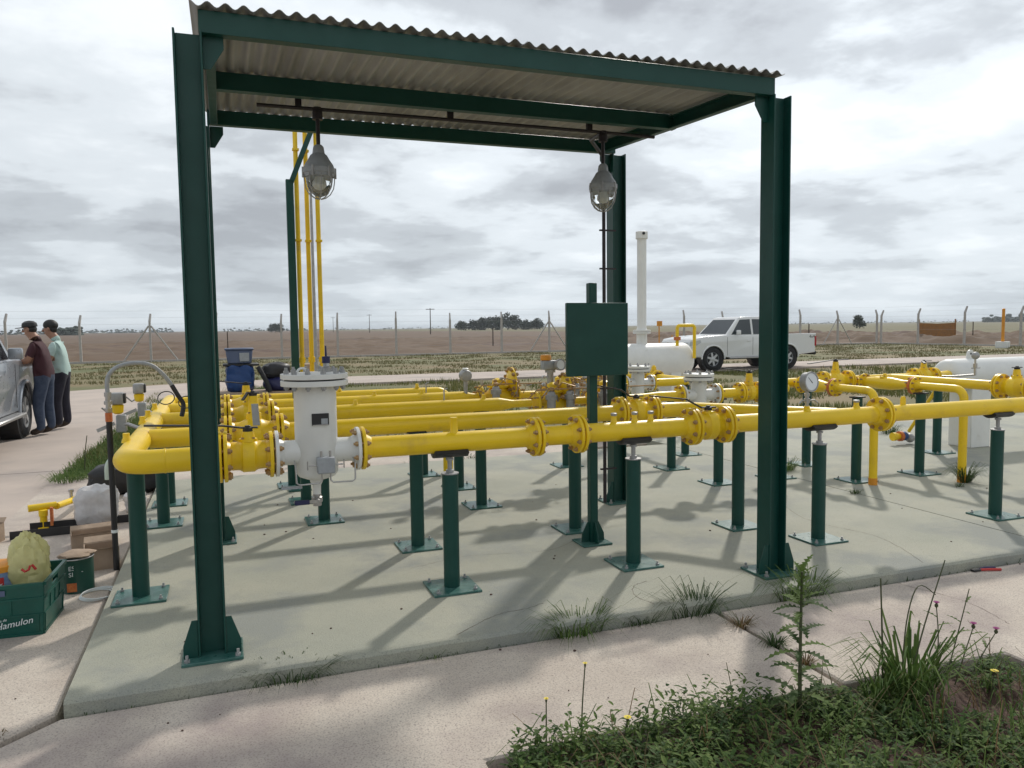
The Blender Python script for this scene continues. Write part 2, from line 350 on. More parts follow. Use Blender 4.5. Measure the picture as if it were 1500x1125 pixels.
# ------------------------------------------------------------------ steel shelter
LX, RX, FY, RY = -0.100, 2.950, 3.67, 5.66
zt_f, zt_r = 2.808, 2.920            # underside of front and rear beam: the roof rises to the rear
shel = thing('steel_shelter', 'dark green steel shelter with corrugated metal roof over the pipework', 'shelter', ((LX+RX)/2, (FY+RY)/2, 0.1))
def hsec(mb, x, y, z0_, z1_, w=0.116, d=0.116, tf=0.009, tw=0.007):
    mb.box((x-w/2+tf/2, y, (z0_+z1_)/2), (tf, d, z1_-z0_)); mb.box((x+w/2-tf/2, y, (z0_+z1_)/2), (tf, d, z1_-z0_))
    mb.box((x, y, (z0_+z1_)/2), (w-2*tf-0.0005, tw, z1_-z0_-0.004)); return mb
for ix, x in ((-1, LX), (1, RX)):
    for iy, y in ((-1, FY), (1, RY)):
        x = (RX+0.045 if iy > 0 else RX) if ix > 0 else LX
        zt = 2.812 if iy < 0 else 2.912
        c = hsec(MB(), x, y, 0.112, zt).build('column', 'green', shel, bevel=0.0015)
        MB().box((x, y, 0.107), (0.255, 0.235, 0.014)).build('base_plate', 'green_plate', c, bevel=0.002)
        for s in (-1, 1):
            g = MB()
            g.prism([(0, 0), (0.062, 0), (0.062, 0.055), (0.024, 0.165), (0, 0.165)], (x+s*0.0585, y-0.052, 0.1145), (s, 0, 0), (0, 0, 1), (0, 0.008, 0))
            g.build('gusset', 'green', c, bevel=0.001)
        b = MB()
        for sx in (-1, 1):
            for sy in (-1, 1):
                b.lathe((x+sx*0.105, y+sy*0.095, 0.114), (0, 0, 1), [(0, 0.013), (0.011, 0.013), (0.012, 0.007), (0.03, 0.007)], 6)
        b.build('anchor_bolts', 'galv', c, kind='stuff')
        # cap bracket towards the middle
        xi = x - ix*0.058
        g = MB(); g.prism([(0, 0), (0.085, 0), (0.085, -0.05), (0.03, -0.14), (0, -0.14)], (xi-ix*0.0005, y-0.004, zt-0.002), (-ix, 0, 0), (0, 0, 1), (0, 0.008, 0))
        g.build('bracket', 'green', c, bevel=0.001)
def chan(mb, p, q, h, wd, t=0.007, side=1):
    """C channel from p to q (bottom of web), flanges pointing sideways"""
    p = V(p); q = V(q); a = (q-p); L = a.length; a.normalize(); s = V((-a.y, a.x, 0)).normalized()*side; u = V((0, 0, 1))
    pr = [(0, 0), (wd, 0), (wd, t), (t, t), (t, h-t), (wd, h-t), (wd, h), (0, h)]
    return mb.prism(pr, p, s, u, a*L)
bm_ = MB(); chan(bm_, (LX+0.045, FY-0.045, zt_f), (RX-0.045, FY-0.045, zt_f), 0.094, 0.055); bm_.build('front_beam', 'green', shel, bevel=0.0015)
bm_ = MB(); chan(bm_, (LX+0.045, RY-0.02, zt_r), (RX+0.03, RY-0.02, zt_r), 0.094, 0.055); bm_.build('rear_beam', 'green', shel, bevel=0.0015)
zm = (zt_f+zt_r)/2
bm_ = MB(); chan(bm_, (LX+0.065, 4.62, zm-0.002), (RX-0.05, 4.62, zm-0.002), 0.094, 0.055); bm_.build('middle_beam', 'green', shel, bevel=0.0015)
for x, s in ((LX+0.064, 1), (RX-0.064, -1)):
    bm_ = MB(); chan(bm_, (x, FY+0.016, zt_f-0.001), (x, RY-0.024, zt_r-0.004), 0.084, 0.045, side=-s); bm_.build('side_beam', 'green', shel, bevel=0.0015)
# four overlapping corrugated sheets
pitch, amp = 0.0725, 0.0115
nsh = 4; X0, X1 = LX+0.012, RX-0.012; wsh = (X1-X0)/nsh
for k in range(nsh):
    a = X0 + k*wsh - (0.035 if k else 0); b = X0 + (k+1)*wsh + (0.0 if k < nsh-1 else 0.0)
    n = int((b-a)/pitch*8); mb = MB(); ys = [FY-0.085+0.006*((k*37) % 3), 4.0, 4.33, 4.66, 5.0, 5.33, RY+0.10]
    th = 0.0022
    for lay in (0, 1):
        for j, y in enumerate(ys):
            tz = (y-FY)/(RY-FY)
            for i in range(n+1):
                x = a + (b-a)*i/n
                z = zt_f + (zt_r-zt_f)*tz + 0.094 + 0.0150 + amp*math.cos(2*PI*(x-X0)/pitch) + 0.0035*(k % 2) + 0.0025*noise.noise(V((x*1.7, y*1.3, 0))) + (th if lay else 0)
                mb.v.append(V((x, y, z)))
    m = n+1; J = len(ys); o = J*m
    for j in range(J-1):
        for i in range(n):
            q = (j*m+i, j*m+i+1, (j+1)*m+i+1, (j+1)*m+i); mb.f.append(q[::-1]); mb.f.append(tuple(o+t for t in q))
    for i in range(n):
        mb.f.append((i, i+1, o+i+1, o+i)); q = (J-1)*m; mb.f.append((q+i+1, q+i, o+q+i, o+q+i+1))
    for j in range(J-1):
        mb.f.append(((j+1)*m, j*m, o+j*m, o+(j+1)*m)); mb.f.append((j*m+n, (j+1)*m+n, o+(j+1)*m+n, o+j*m+n))
    mb.build('roof_sheet', 'sheet', shel, ang=60)
# electrical conduit along the roof and down the rear right column
YC = 4.74
cd = MB(); cd.tube([(0.22, YC, 2.828), (1.2, YC, 2.832), (2.36, YC, 2.832), (2.80, YC, 2.828)], 0.011)
cd.tube([(2.41, YC, 2.832), (2.50, 5.1, 2.87), (2.80, 5.50, 2.85), (2.825, 5.55, 2.78), (2.827, 5.55, 2.5), (2.827, 5.55, 1.2), (2.827, 5.55, 0.13)], 0.014)
for x in (0.45, 1.36, 2.31): cd.box((x, YC, 2.875), (0.035, 0.03, 0.085))
for z in (2.30, 2.0, 1.05, 0.4): cd.box((2.868, 5.565, z), (0.14, 0.02, 0.012))
cd.build('conduit', 'conduit', shel)

def lamp(x, y, ztop, label):
    t = thing('pendant_lamp', label, 'lamp', (x, y, ztop-0.52), 'pendant lamps under the shelter roof')
    MB().tube([(x, y, ztop+0.01), (x, y, ztop-0.10), (x, y, ztop-0.22)], 0.012, 10).build('stem', 'conduit', t)
    MB().lathe((x, y, ztop-0.045), (0, 0, 1), [(0, 0.03), (0.045, 0.03), (0.05, 0.024), (0.07, 0.024)], 12).build('junction_box', 'conduit', t)
    z = ztop-0.19
    MB().lathe((x, y, z), (0, 0, -1), [(0, 0.020), (0.012, 0.030), (0.05, 0.036), (0.06, 0.048), (0.085, 0.062), (0.115, 0.082), (0.135, 0.088), (0.137, 0.094), (0.165, 0.094), (0.167, 0.088), (0.185, 0.086)], 24).build('housing', 'greypaint', t)
    g = MB().lathe((x, y, z-0.17), (0, 0, -1), [(0, 0.078), (0.03, 0.078), (0.07, 0.071), (0.10, 0.055), (0.122, 0.03), (0.132, 0.0)], 24)
    g.build('globe', 'lampglass', t)
    MB().lathe((x, y, z-0.172), (0, 0, -1), [(0, 0.016), (0.02, 0.018), (0.035, 0.026), (0.055, 0.028), (0.07, 0.018), (0.078, 0.0)], 16).build('bulb', 'bulb', t)
    gd = MB()
    for k in range(8):
        a = 2*PI*k/8; ca, sa = math.cos(a), math.sin(a)
        gd.tube([(x+ca*r, y+sa*r, z-h) for h, r in ((0.172, 0.088), (0.21, 0.087), (0.25, 0.080), (0.285, 0.060), (0.305, 0.034), (0.312, 0.012))], 0.0032, 6)
    for k in range(6):
        a = 2*PI*k/6; gd.cyl((x+math.cos(a)*0.092, y+math.sin(a)*0.092, z-0.13), (x+math.cos(a)*0.092, y+math.sin(a)*0.092, z-0.19), 0.008, n=6)
    gd.build('wire_guard', 'galv', t)
lamp(0.557, YC, 2.815, 'grey caged globe lamp at the left, hanging in front of the yellow vent stacks')
lamp(2.410, YC, 2.815, 'grey caged globe lamp at the right, hanging above the green square panel')

# sign panel on a post
sg = thing('panel_board', 'dark green square panel on a thin green post among the pipes', 'panel', (2.262, 4.63, 0.1))
MB().box((2.283, 4.585, 1.462), (0.44, 0.035, 0.475)).build('panel', 'green', sg, bevel=0.004)
MB().box((2.268, 4.632, 0.97), (0.055, 0.055, 1.72)).build('post', 'green', sg, bevel=0.004)
c = MB().box((2.262, 4.632, 0.107), (0.21, 0.19, 0.012)).build('base_plate', 'green_plate', sg, bevel=0.002)
for s in (-1, 1):
    MB().prism([(0, 0), (0.055, 0), (0.052, 0.05), (0.012, 0.13), (0, 0.13)], (2.268+s*0.0285, 4.628, 0.1135), (s, 0, 0), (0, 0, 1), (0, 0.008, 0)).build('gusset', 'green', sg)
    MB().prism([(0, 0), (0.055, 0), (0.052, 0.05), (0.012, 0.13), (0, 0.13)], (2.264, 4.632+s*0.0285, 0.1135), (0, s, 0), (0, 0, 1), (0.008, 0, 0)).build('gusset', 'green', sg)

# ------------------------------------------------------------------ pipework
Z = 0.92; R4 = 0.057                      # height of the pipe axes and radius of the main runs
Y1, Y2, Y3, Y4, Y5 = 4.12, 5.00, 5.97, 6.72, 7.45
HX = -0.48                                # inlet header at the left
EX, EY, EZ = V((1, 0, 0)), V((0, 1, 0)), V((0, 0, 1))
def fl(c, a, root, Rf=0.112, t=0.020, m='yellow', hub=R4, hl=0.035):
    """one flange whose raised face is at c and whose body runs back along -a, with a tapered hub"""
    c = V(c); a = V(a)
    return MB().lathe(c, -a, [(0, Rf*0.70), (0.002, Rf*0.72), (0.0022, Rf-0.003), (0.004, Rf), (t-0.002, Rf), (t, Rf-0.002), (t+0.001, hub*1.38), (t+hl, hub*1.03)], 28).build('flange', m, root)
def bolts(c, a, root, Rf=0.112, n=8, half=0.026, m='bolt', ph=PI/8):
    x, y, a = frame(a); b = MB(); c = V(c); s = Rf/0.112
    for k in range(n):
        g = 2*PI*k/n + ph; p = c + (x*math.cos(g) + y*math.sin(g))*Rf*0.83
        b.cyl(p - a*(half+0.022), p + a*(half+0.022), 0.0075*s, n=6)
        for d in (-1, 1): b.lathe(p + a*d*(half-0.001), a*d, [(0, 0.0135*s), (0.012*s, 0.0135*s), (0.014*s, 0.011*s)], 6)
    return b.build('bolts', m, root, kind='stuff')
def joint(c, a, ra, rb, Rf=0.112, n=8, ma='yellow', mb_='yellow', hub=R4, m='bolt', t=0.020):
    """flange of ra, gasket, flange of rb (b lies on the +a side), with the studs through both"""
    c = V(c); a = V(a).normalized()
    f1 = fl(c - a*0.0025, a, ra, Rf, t, ma, hub) if ra else None
    f2 = fl(c + a*0.0025, -a, rb, Rf, t, mb_, hub) if rb else None
    own = f1 or f2
    MB().lathe(c - a*0.0024, a, [(0, Rf*0.69), (0.0048, Rf*0.69)], 24).build('gasket', 'gasket', own)
    bolts(c, a, own, Rf, n, t+0.0035, m)
def pipe_t(label, loc, name='gas_pipe', cat='pipe', group=None): return thing(name, label, cat, loc, group)
def run(root, pts, r=R4, n=24, m='yellow', name='pipe'): return MB().tube(pts, r, n).build(name, m, root)
def stub(root, x, y, z, h=0.05, r=0.015, cap='galv', m='yellow', name='nozzle'):
    o = MB().lathe((x, y, z), EZ, [(0, r*1.5), (h*0.35, r*1.25), (h*0.5, r), (h, r)], 12).build(name, m, root)
    if cap: MB().lathe((x, y, z+h), EZ, [(0, r*1.05), (0.004, r*1.25), (0.016, r*1.25), (0.018, r)], 6).build('plug', cap, o)
    return o
def lever(root, base, pts, wd=0.026, th=0.008, grip=None, m='black'):
    """flat bar handle through pts, with a hub on the stem"""
    mb = MB(); pts = [V(p) for p in pts]
    for p, q in zip(pts[:-1], pts[1:]):
        d = (q-p); L = d.length; d.normalize(); s = EZ.cross(d).normalized(); u = d.cross(s)
        mb.prism([(-wd/2, -th/2), (wd/2, -th/2), (wd/2, th/2), (-wd/2, th/2)], p - d*0.004, s, u, d*(L+0.008))
    mb.lathe(V(base)+V((0, 0, 0)), EZ, [(0, 0.024), (0.022, 0.024), (0.024, 0.014), (0.032, 0.014)], 12)
    return mb.build('handle', m, root, bevel=0.0015)
def ball_valve(label, c, a, L=0.20, Rf=0.112, r=R4, ma=True, mb_=True, handle=None, body=0.092, bonnet=0.05, m='yellow', group=None, tall=0.0, name='ball_valve'):
    """valve centred at c along a: body, bonnet, stem and lever; flanges are added by joint()"""
    c = V(c); a = V(a).normalized(); t = thing(name, label, 'valve', c - EZ*(body), group)
    h = L/2 - 0.018
    MB().lathe(c - a*h, a, [(0, r*1.25), (h*0.22, r*1.25), (h*0.45, body*0.88), (h*0.62, body*0.97), (h*0.66, body*1.02), (h*1.34, body*1.02), (h*1.38, body*0.97), (h*1.55, body*0.88), (h*1.78, r*1.25), (2*h, r*1.25)], 26).build('body', m, t)
    zb = body*0.88
    MB().lathe(c + EZ*zb, EZ, [(0, 0.046), (0.014+tall*0.3, 0.044), (0.016+tall*0.32, 0.034), (bonnet+tall, 0.028), (bonnet+tall+0.002, 0.018), (bonnet+tall+0.014, 0.016)], 16).build('bonnet', m, t)
    top = c + EZ*(zb+bonnet+tall)
    b = MB()
    for k in range(4):
        g = PI/4+PI/2*k; b.lathe(c + EZ*(zb+0.013+tall*0.3) + V((math.cos(g)*0.037, math.sin(g)*0.037, 0)), EZ, [(0, 0.007), (0.010, 0.007)], 6)
    b.build('bolts', 'bolt', t, kind='stuff')
    if handle: lever(t, top - EZ*0.002, [top + V(p) for p in handle])
    return t

# -- run 1, nearest the camera
hd = pipe_t('long yellow inlet header with a bend at its near corner, left of the shelter', (HX, Y1, Z-R4), 'inlet_header')
run(hd, [(-0.055, Y1, Z), (HX+0.13, Y1, Z)] + arc((HX+0.13, Y1+0.13, Z), 0.13, -PI/2, -PI, EX, EY, 10)[1:] + [(HX, 5.2, Z), (HX, 7.62, Z)], R4*1.04)
MB().lathe((HX, 7.60, Z), EY, [(0, R4*1.04), (0.03, R4*1.02), (0.05, R4*0.8), (0.062, 0)], 24).build('end_cap', 'yellow', hd)
for y in (4.55, 5.42, 5.80, 6.35): stub(hd, HX-0.028, y, Z+0.045, 0.05, 0.017, cap=None)
w_ = MB()
for x in (-0.30,): w_.lathe((x, Y1, Z), EX, [(0, R4*1.04), (0.003, R4*1.07), (0.009, R4*1.07), (0.012, R4*1.04)], 24)
w_.build('weld_seam', 'yellow', hd)
v1 = ball_valve('yellow ball valve left of the big white filter, with a long black lever', (0.0925, Y1, Z), EX, 0.20, body=0.082,
    handle=[(0.045, 0, 0.018), (-0.03, 0, 0.02), (-0.12, 0, 0.035), (-0.47, 0, 0.055)])
joint((-0.030, Y1, Z), EX, hd, v1, 0.128)
gf = thing('gas_filter', 'large white flanged basket filter with dark nameplate on the front pipe run', 'filter', (0.428, Y1, 0.62))
FX = 0.428
b_ = MB().lathe((FX, Y1, 0.775), EZ, [(0, 0.03), (0.004, 0.06), (0.018, 0.094), (0.04, 0.1075), (0.495, 0.1075)], 36); b_.build('body', 'white', gf)
run(gf, [(0.235, Y1, Z), (FX, Y1, Z)], R4*1.12, m='white', name='inlet_nozzle'); run(gf, [(FX, Y1, Z), (0.63, Y1, Z)], R4*1.12, m='white', name='outlet_nozzle')
lid = MB().lathe((FX, Y1, 1.299), EZ, [(0, 0.168), (0.002, 0.170), (0.024, 0.170), (0.026, 0.168), (0.03, 0.06), (0.031, 0)], 40).build('lid', 'white', gf)
MB().lathe((FX, Y1, 1.262), EZ, [(0, 0.115), (0.001, 0.168), (0.003, 0.170), (0.027, 0.170), (0.029, 0.168)], 40).build('body_flange', 'white', gf)
MB().lathe((FX, Y1, 1.290), EZ, [(0, 0.15), (0.010, 0.15)], 32).build('gasket', 'black', gf)
bb = MB()
for k in range(12):
    g = 2*PI*k/12+0.2; p = V((FX+0.145*math.cos(g), Y1+0.145*math.sin(g), 0))
    bb.lathe(p+EZ*1.325, EZ, [(0, 0.015), (0.014, 0.015), (0.015, 0.009), (0.03, 0.009)], 6); bb.lathe(p+EZ*1.263, -EZ, [(0, 0.015), (0.014, 0.015), (0.015, 0.009), (0.022, 0.009)], 6)
bb.build('bolts', 'galv', gf, kind='stuff')
# lifting eye and vent on the lid
o = MB().lathe((FX+0.065, Y1+0.03, 1.325), EZ, [(0, 0.024), (0.028, 0.026), (0.032, 0.018), (0.05, 0.016)], 6).build('vent_fitting', 'steel', lid)
MB().lathe((FX+0.065, Y1+0.03, 1.375), EZ, [(0, 0.021), (0.034, 0.021), (0.036, 0.006), (0.09, 0.004)], 14).build('vent_cap', 'navy', lid)
o = MB().tube(arc((FX-0.06, Y1, 1.327), 0.026, 0, PI, EX, EZ, 8), 0.006, 8).build('lifting_eye', 'white', lid)
# drain with small ball valve
MB().lathe((FX-0.005, Y1, 0.79), -EZ, [(0, 0.04), (0.03, 0.032), (0.05, 0.022), (0.10, 0.020)], 16).build('drain_nozzle', 'white', gf)
dv = MB().lathe((FX-0.005, Y1, 0.695), -EZ, [(0, 0.022), (0.012, 0.022), (0.016, 0.028), (0.042, 0.028), (0.046, 0.022), (0.062, 0.022)], 8); dv.lathe((FX-0.005, Y1-0.02, 0.664), -EY, [(0, 0.012), (0.03, 0.010)], 8)
o = dv.build('drain_valve', 'steel', gf)
MB().box((FX-0.055, Y1-0.047, 0.664), (0.10, 0.006, 0.016)).build('valve_arm', 'steel', o)
MB().box((FX-0.085, Y1-0.047, 0.664), (0.075, 0.014, 0.024)).build('valve_grip', 'navy', o, bevel=0.004)
pl = MB().box((FX+0.012, Y1-0.108, 1.095), (0.085, 0.006, 0.062)).build('nameplate', 'black', gf, bevel=0.001)
MB().box((FX+0.032, Y1-0.1125, 1.086), (0.032, 0.003, 0.028)).build('data_field', 'greypaint', pl)
MB().box((FX+0.012, Y1-0.1125, 1.067), (0.080, 0.003, 0.006)).build('plate_rim', 'steel', pl)
mf = MB().box((FX+0.028, Y1-0.148, 0.868), (0.088, 0.05, 0.082)).build('manifold', 'greypaint', gf, bevel=0.005)
tb = MB()
for s in (-1, 1):
    x = FX+0.028+s*0.022
    tb.cyl((x, Y1-0.15, 0.905), (x, Y1-0.15, 0.94), 0.006, n=8)
    tb.tube([(x, Y1-0.15, 0.83), (x, Y1-0.15, 0.79), (x+s*0.012, Y1-0.15, 0.778), (FX+0.028+s*0.13, Y1-0.15, 0.776), (FX+0.028+s*0.145, Y1-0.15, 0.786), (FX+0.028+s*0.148, Y1-0.14, 0.87), (FX+0.028+s*0.148, Y1-0.07, 0.885)], 0.0042, 8)
    tb.cyl((FX+0.028+s*0.044, Y1-0.15, 0.868), (FX+0.028+s*0.085, Y1-0.15, 0.868), 0.004, n=8)
    tb.cyl((FX+0.028+s*0.09, Y1-0.15, 0.848), (FX+0.028+s*0.09, Y1-0.15, 0.892), 0.0035, n=6)
tb.build('impulse_tubes', 'steel', gf)
MB().box((FX-0.14, Y1-0.13, 0.762), (0.10, 0.02, 0.012)).build('bracket', 'greypaint', gf)
joint((0.215, Y1, Z), EX, v1, gf, 0.118, mb_='white', ma='yellow')
p1a = pipe_t('yellow front pipe right of the white filter, with one tall capped nozzle', (0.9, Y1, Z-R4))
run(p1a, [(0.675, Y1, Z), (1.63, Y1, Z)])
joint((0.652, Y1, Z), EX, gf, p1a, 0.114, ma='white')
o = MB().lathe((1.17, Y1, Z+0.045), EZ, [(0, 0.028), (0.02, 0.021), (0.08, 0.019), (0.085, 0.021), (0.092, 0.020)], 14).build('nozzle', 'yellow', p1a)
p1b = pipe_t('short yellow spool between two bolted flange pairs on the front pipe', (1.79, Y1, Z-R4))
run(p1b, [(1.68, Y1, Z), (1.90, Y1, Z)])
joint((1.655, Y1, Z), EX, p1a, p1b); joint((1.925, Y1, Z), EX, p1b, None)
p1c = pipe_t('yellow front pipe with three small capped nozzles, below the green panel', (2.3, Y1, Z-R4))
run(p1c, [(1.95, Y1, Z), (2.675, Y1, Z)]); fl((1.9275, Y1, Z), -EX, p1c)
for x in (2.16, 2.30, 2.41): stub(p1c, x, Y1, Z+0.048, 0.045, 0.015)
v2 = ball_valve('yellow ball valve with cranked black lever on the front pipe', (2.82, Y1, Z), EX, 0.20, body=0.088, bonnet=0.018,
    handle=[(0.05, 0, 0.018), (-0.05, 0, 0.018), (-0.155, 0.01, 0.075), (-0.40, 0.02, 0.105)])
joint((2.70, Y1, Z), EX, p1c, v2, 0.116)
p1d = pipe_t('yellow front pipe passing behind the front right column, carrying a pressure gauge', (3.5, Y1, Z-R4))
run(p1d, [(2.965, Y1, Z), (4.185, Y1, Z)])
joint((2.94, Y1, Z), EX, v2, p1d, 0.116)
stub(p1d, 3.585, Y1, Z+0.05, 0.035, 0.02, cap=None); stub(p1d, 4.0, Y1, Z+0.05, 0.04, 0.018, cap='galv')
p1e = pipe_t('long yellow front pipe leaving the picture on the right', (5.0, Y1, Z-R4))
run(p1e, [(4.235, Y1, Z), (7.6, Y1, Z)])
joint((4.21, Y1, Z), EX, p1d, p1e, 0.118)
MB().prism([(-0.022, 0), (0.022, 0), (0.022, 0.045), (0.012, 0.065), (-0.012, 0.065), (-0.022, 0.045)], (4.42, Y1, Z+0.05), EX, EZ, (0, 0.012, 0)).build('lifting_lug', 'yellow', p1e, bevel=0.002)

# pressure gauge with its block valve
gx = 3.585
pg = thing('pressure_gauge', 'round white dial pressure gauge on a valve manifold above the front pipe', 'gauge', (gx, Y1, Z+0.085))
MB().lathe((gx, Y1, Z+0.085), EZ, [(0, 0.012), (0.02, 0.012), (0.021, 0.02), (0.05, 0.02), (0.052, 0.013), (0.065, 0.013), (0.066, 0.019), (0.085, 0.019), (0.086, 0.010), (0.115, 0.010)], 8).build('valve_manifold', 'steel', pg)
h_ = MB()
for s in (-1, 1): h_.tube([(gx+s*0.018, Y1, Z+0.12), (gx+s*0.05, Y1-0.012, Z+0.125), (gx+s*0.075, Y1-0.015, Z+0.105)], 0.005, 8)
h_.build('tee_handle', 'galv', pg)
ga = V((0.15, -0.97, 0.08)).normalized(); gc = V((gx+0.008, Y1, Z+0.245))
case = MB().lathe(gc - ga*0.025, ga, [(0, 0.05), (0.004, 0.062), (0.044, 0.062), (0.046, 0.067), (0.055, 0.067), (0.056, 0.058), (0.050, 0.057), (0.0495, 0)], 28).build('case', 'galv', pg)
gxx, gyy, _ = frame(ga)
MB().lathe(gc + ga*0.0262, ga, [(0, 0.0565), (0.0012, 0.0565)], 28).build('dial', 'dial', pg)
MB().prism([(-0.003, -0.012), (0.003, -0.012), (0.001, 0.042), (-0.001, 0.042)], gc + ga*0.028, (gxx*0.7+gyy*0.7), (gyy*0.7-gxx*0.7), ga*0.001).build('needle', 'black', pg)

# -- run 2
def inlet_run(Y, x0, x1, lab_v, lab_a, lab_b, r=R4, tall=0.05, lev=None, xv=(0.0, 0.30)):
    """branch from the inlet header: stub pipe, valve, then the long pipe"""
    a = pipe_t(lab_a, (-0.2, Y, Z-r)); run(a, [(HX+R4*0.8, Y, Z), (xv[0]-0.025, Y, Z)], r)
    v = ball_valve(lab_v, ((xv[0]+xv[1])/2, Y, Z), EX, xv[1]-xv[0]-0.045, body=0.092, tall=tall, handle=lev)
    joint((xv[0], Y, Z), EX, a, v, 0.116)
    b = pipe_t(lab_b, (0.8, Y, Z-r)); run(b, [(xv[1]+0.025, Y, Z), (x1, Y, Z)], r)
    joint((xv[1], Y, Z), EX, v, b, 0.116)
    return a, v, b
a2, vv2, b2 = inlet_run(Y2, 0, 2.645, 'tall yellow valve with grey strap on the second pipe, behind the front left column',
    'short yellow pipe from the header into the second run', 'yellow second pipe running behind the white filter and green panel post', tall=0.10,
    lev=[(0.03, 0, 0.018), (-0.03, -0.01, 0.02), (-0.06, -0.03, -0.02)])
# grey locking strap hanging over the valve
MB().prism([(-0.02, 0), (0.02, 0), (0.026, -0.13), (-0.014, -0.13)], (0.155, Y2-0.112, Z+0.19), EX, EZ, (0, 0.012, 0)).build('strap', 'greypaint', vv2)
v22 = ball_valve('yellow ball valve on the second pipe with black lever, right of the green panel', (2.805, Y2, Z), EX, 0.20, body=0.088, bonnet=0.02,
    handle=[(0.05, 0, 0.018), (-0.05, 0, 0.018), (-0.13, 0.0, 0.07), (-0.36, 0.0, 0.115)])
joint((2.67, Y2, Z), EX, b2, v22, 0.116)
p2d = pipe_t('yellow pipe slanting from the second run forward into the front run', (3.4, 4.6, Z-R4))
dg = V((0.62, -0.78, 0)).normalized()
run(p2d, [(2.965, Y2, Z), (3.10, Y2, Z), (3.17, 4.985, Z), (3.225, 4.94, Z), (3.27, 4.885, Z), (3.80, 4.885-0.53*0.78/0.62, Z), (3.855, Y1+0.02, Z)], R4)
joint((2.94, Y2, Z), EX, v22, p2d, 0.116)

# -- runs 3, 4, 5 with their reducers
a3, vv3, b3 = inlet_run(Y3, 0, 2.06, 'yellow valve on the third pipe, half hidden behind the second run', 'short yellow pipe from the header into the third run',
    'yellow third pipe ending in a reducer before the regulators', tall=0.05)
MB().lathe((2.06, Y3, Z), EX, [(0, R4), (0.02, R4), (0.13, 0.034), (0.16, 0.033), (0.30, 0.033)], 24).build('reducer', 'yellow', b3)
a4, vv4, b4 = inlet_run(Y4, 0, 1.98, 'yellow valve on the fourth pipe with a black lever', 'short yellow pipe from the header into the fourth run',
    'yellow fourth pipe leading to the rear regulator', tall=0.05, lev=[(0.04, 0, 0.018), (-0.04, 0, 0.02), (-0.28, 0.02, 0.05)])
MB().lathe((1.98, Y4, Z), EX, [(0, R4), (0.02, R4), (0.12, 0.034), (0.14, 0.033), (0.22, 0.033)], 24).build('reducer', 'yellow', b4)
p5 = pipe_t('rearmost yellow pipe of the left bank, bent down at its right end', (0.8, Y5, Z-R4))
run(p5, [(HX+R4*.8, Y5, Z), (1.95, Y5, Z)] + arc((1.95, Y5, Z-0.10), 0.10, PI/2, 0, EX, EZ, 6)[1:] + [(2.05, Y5, 0.5), (2.05, Y5, 0.1)], R4*0.85)
for b_, xs in ((b3, (0.92, 1.95)), (b4, (1.2, 1.62)), (p5, (1.0, 1.75))):
    y = OFF[b_.name].y
    for x in xs: stub(b_, x, y, Z+0.05, 0.04, 0.015, cap=None)
im = MB()
for x, y in ((1.62, Y3), (1.66, Y4)): im.tube([(x, y, Z+0.055), (x, y, Z+0.14), (x+0.03, y, Z+0.15)], 0.006, 8)
im.build('impulse_tube', 'steel', b4)

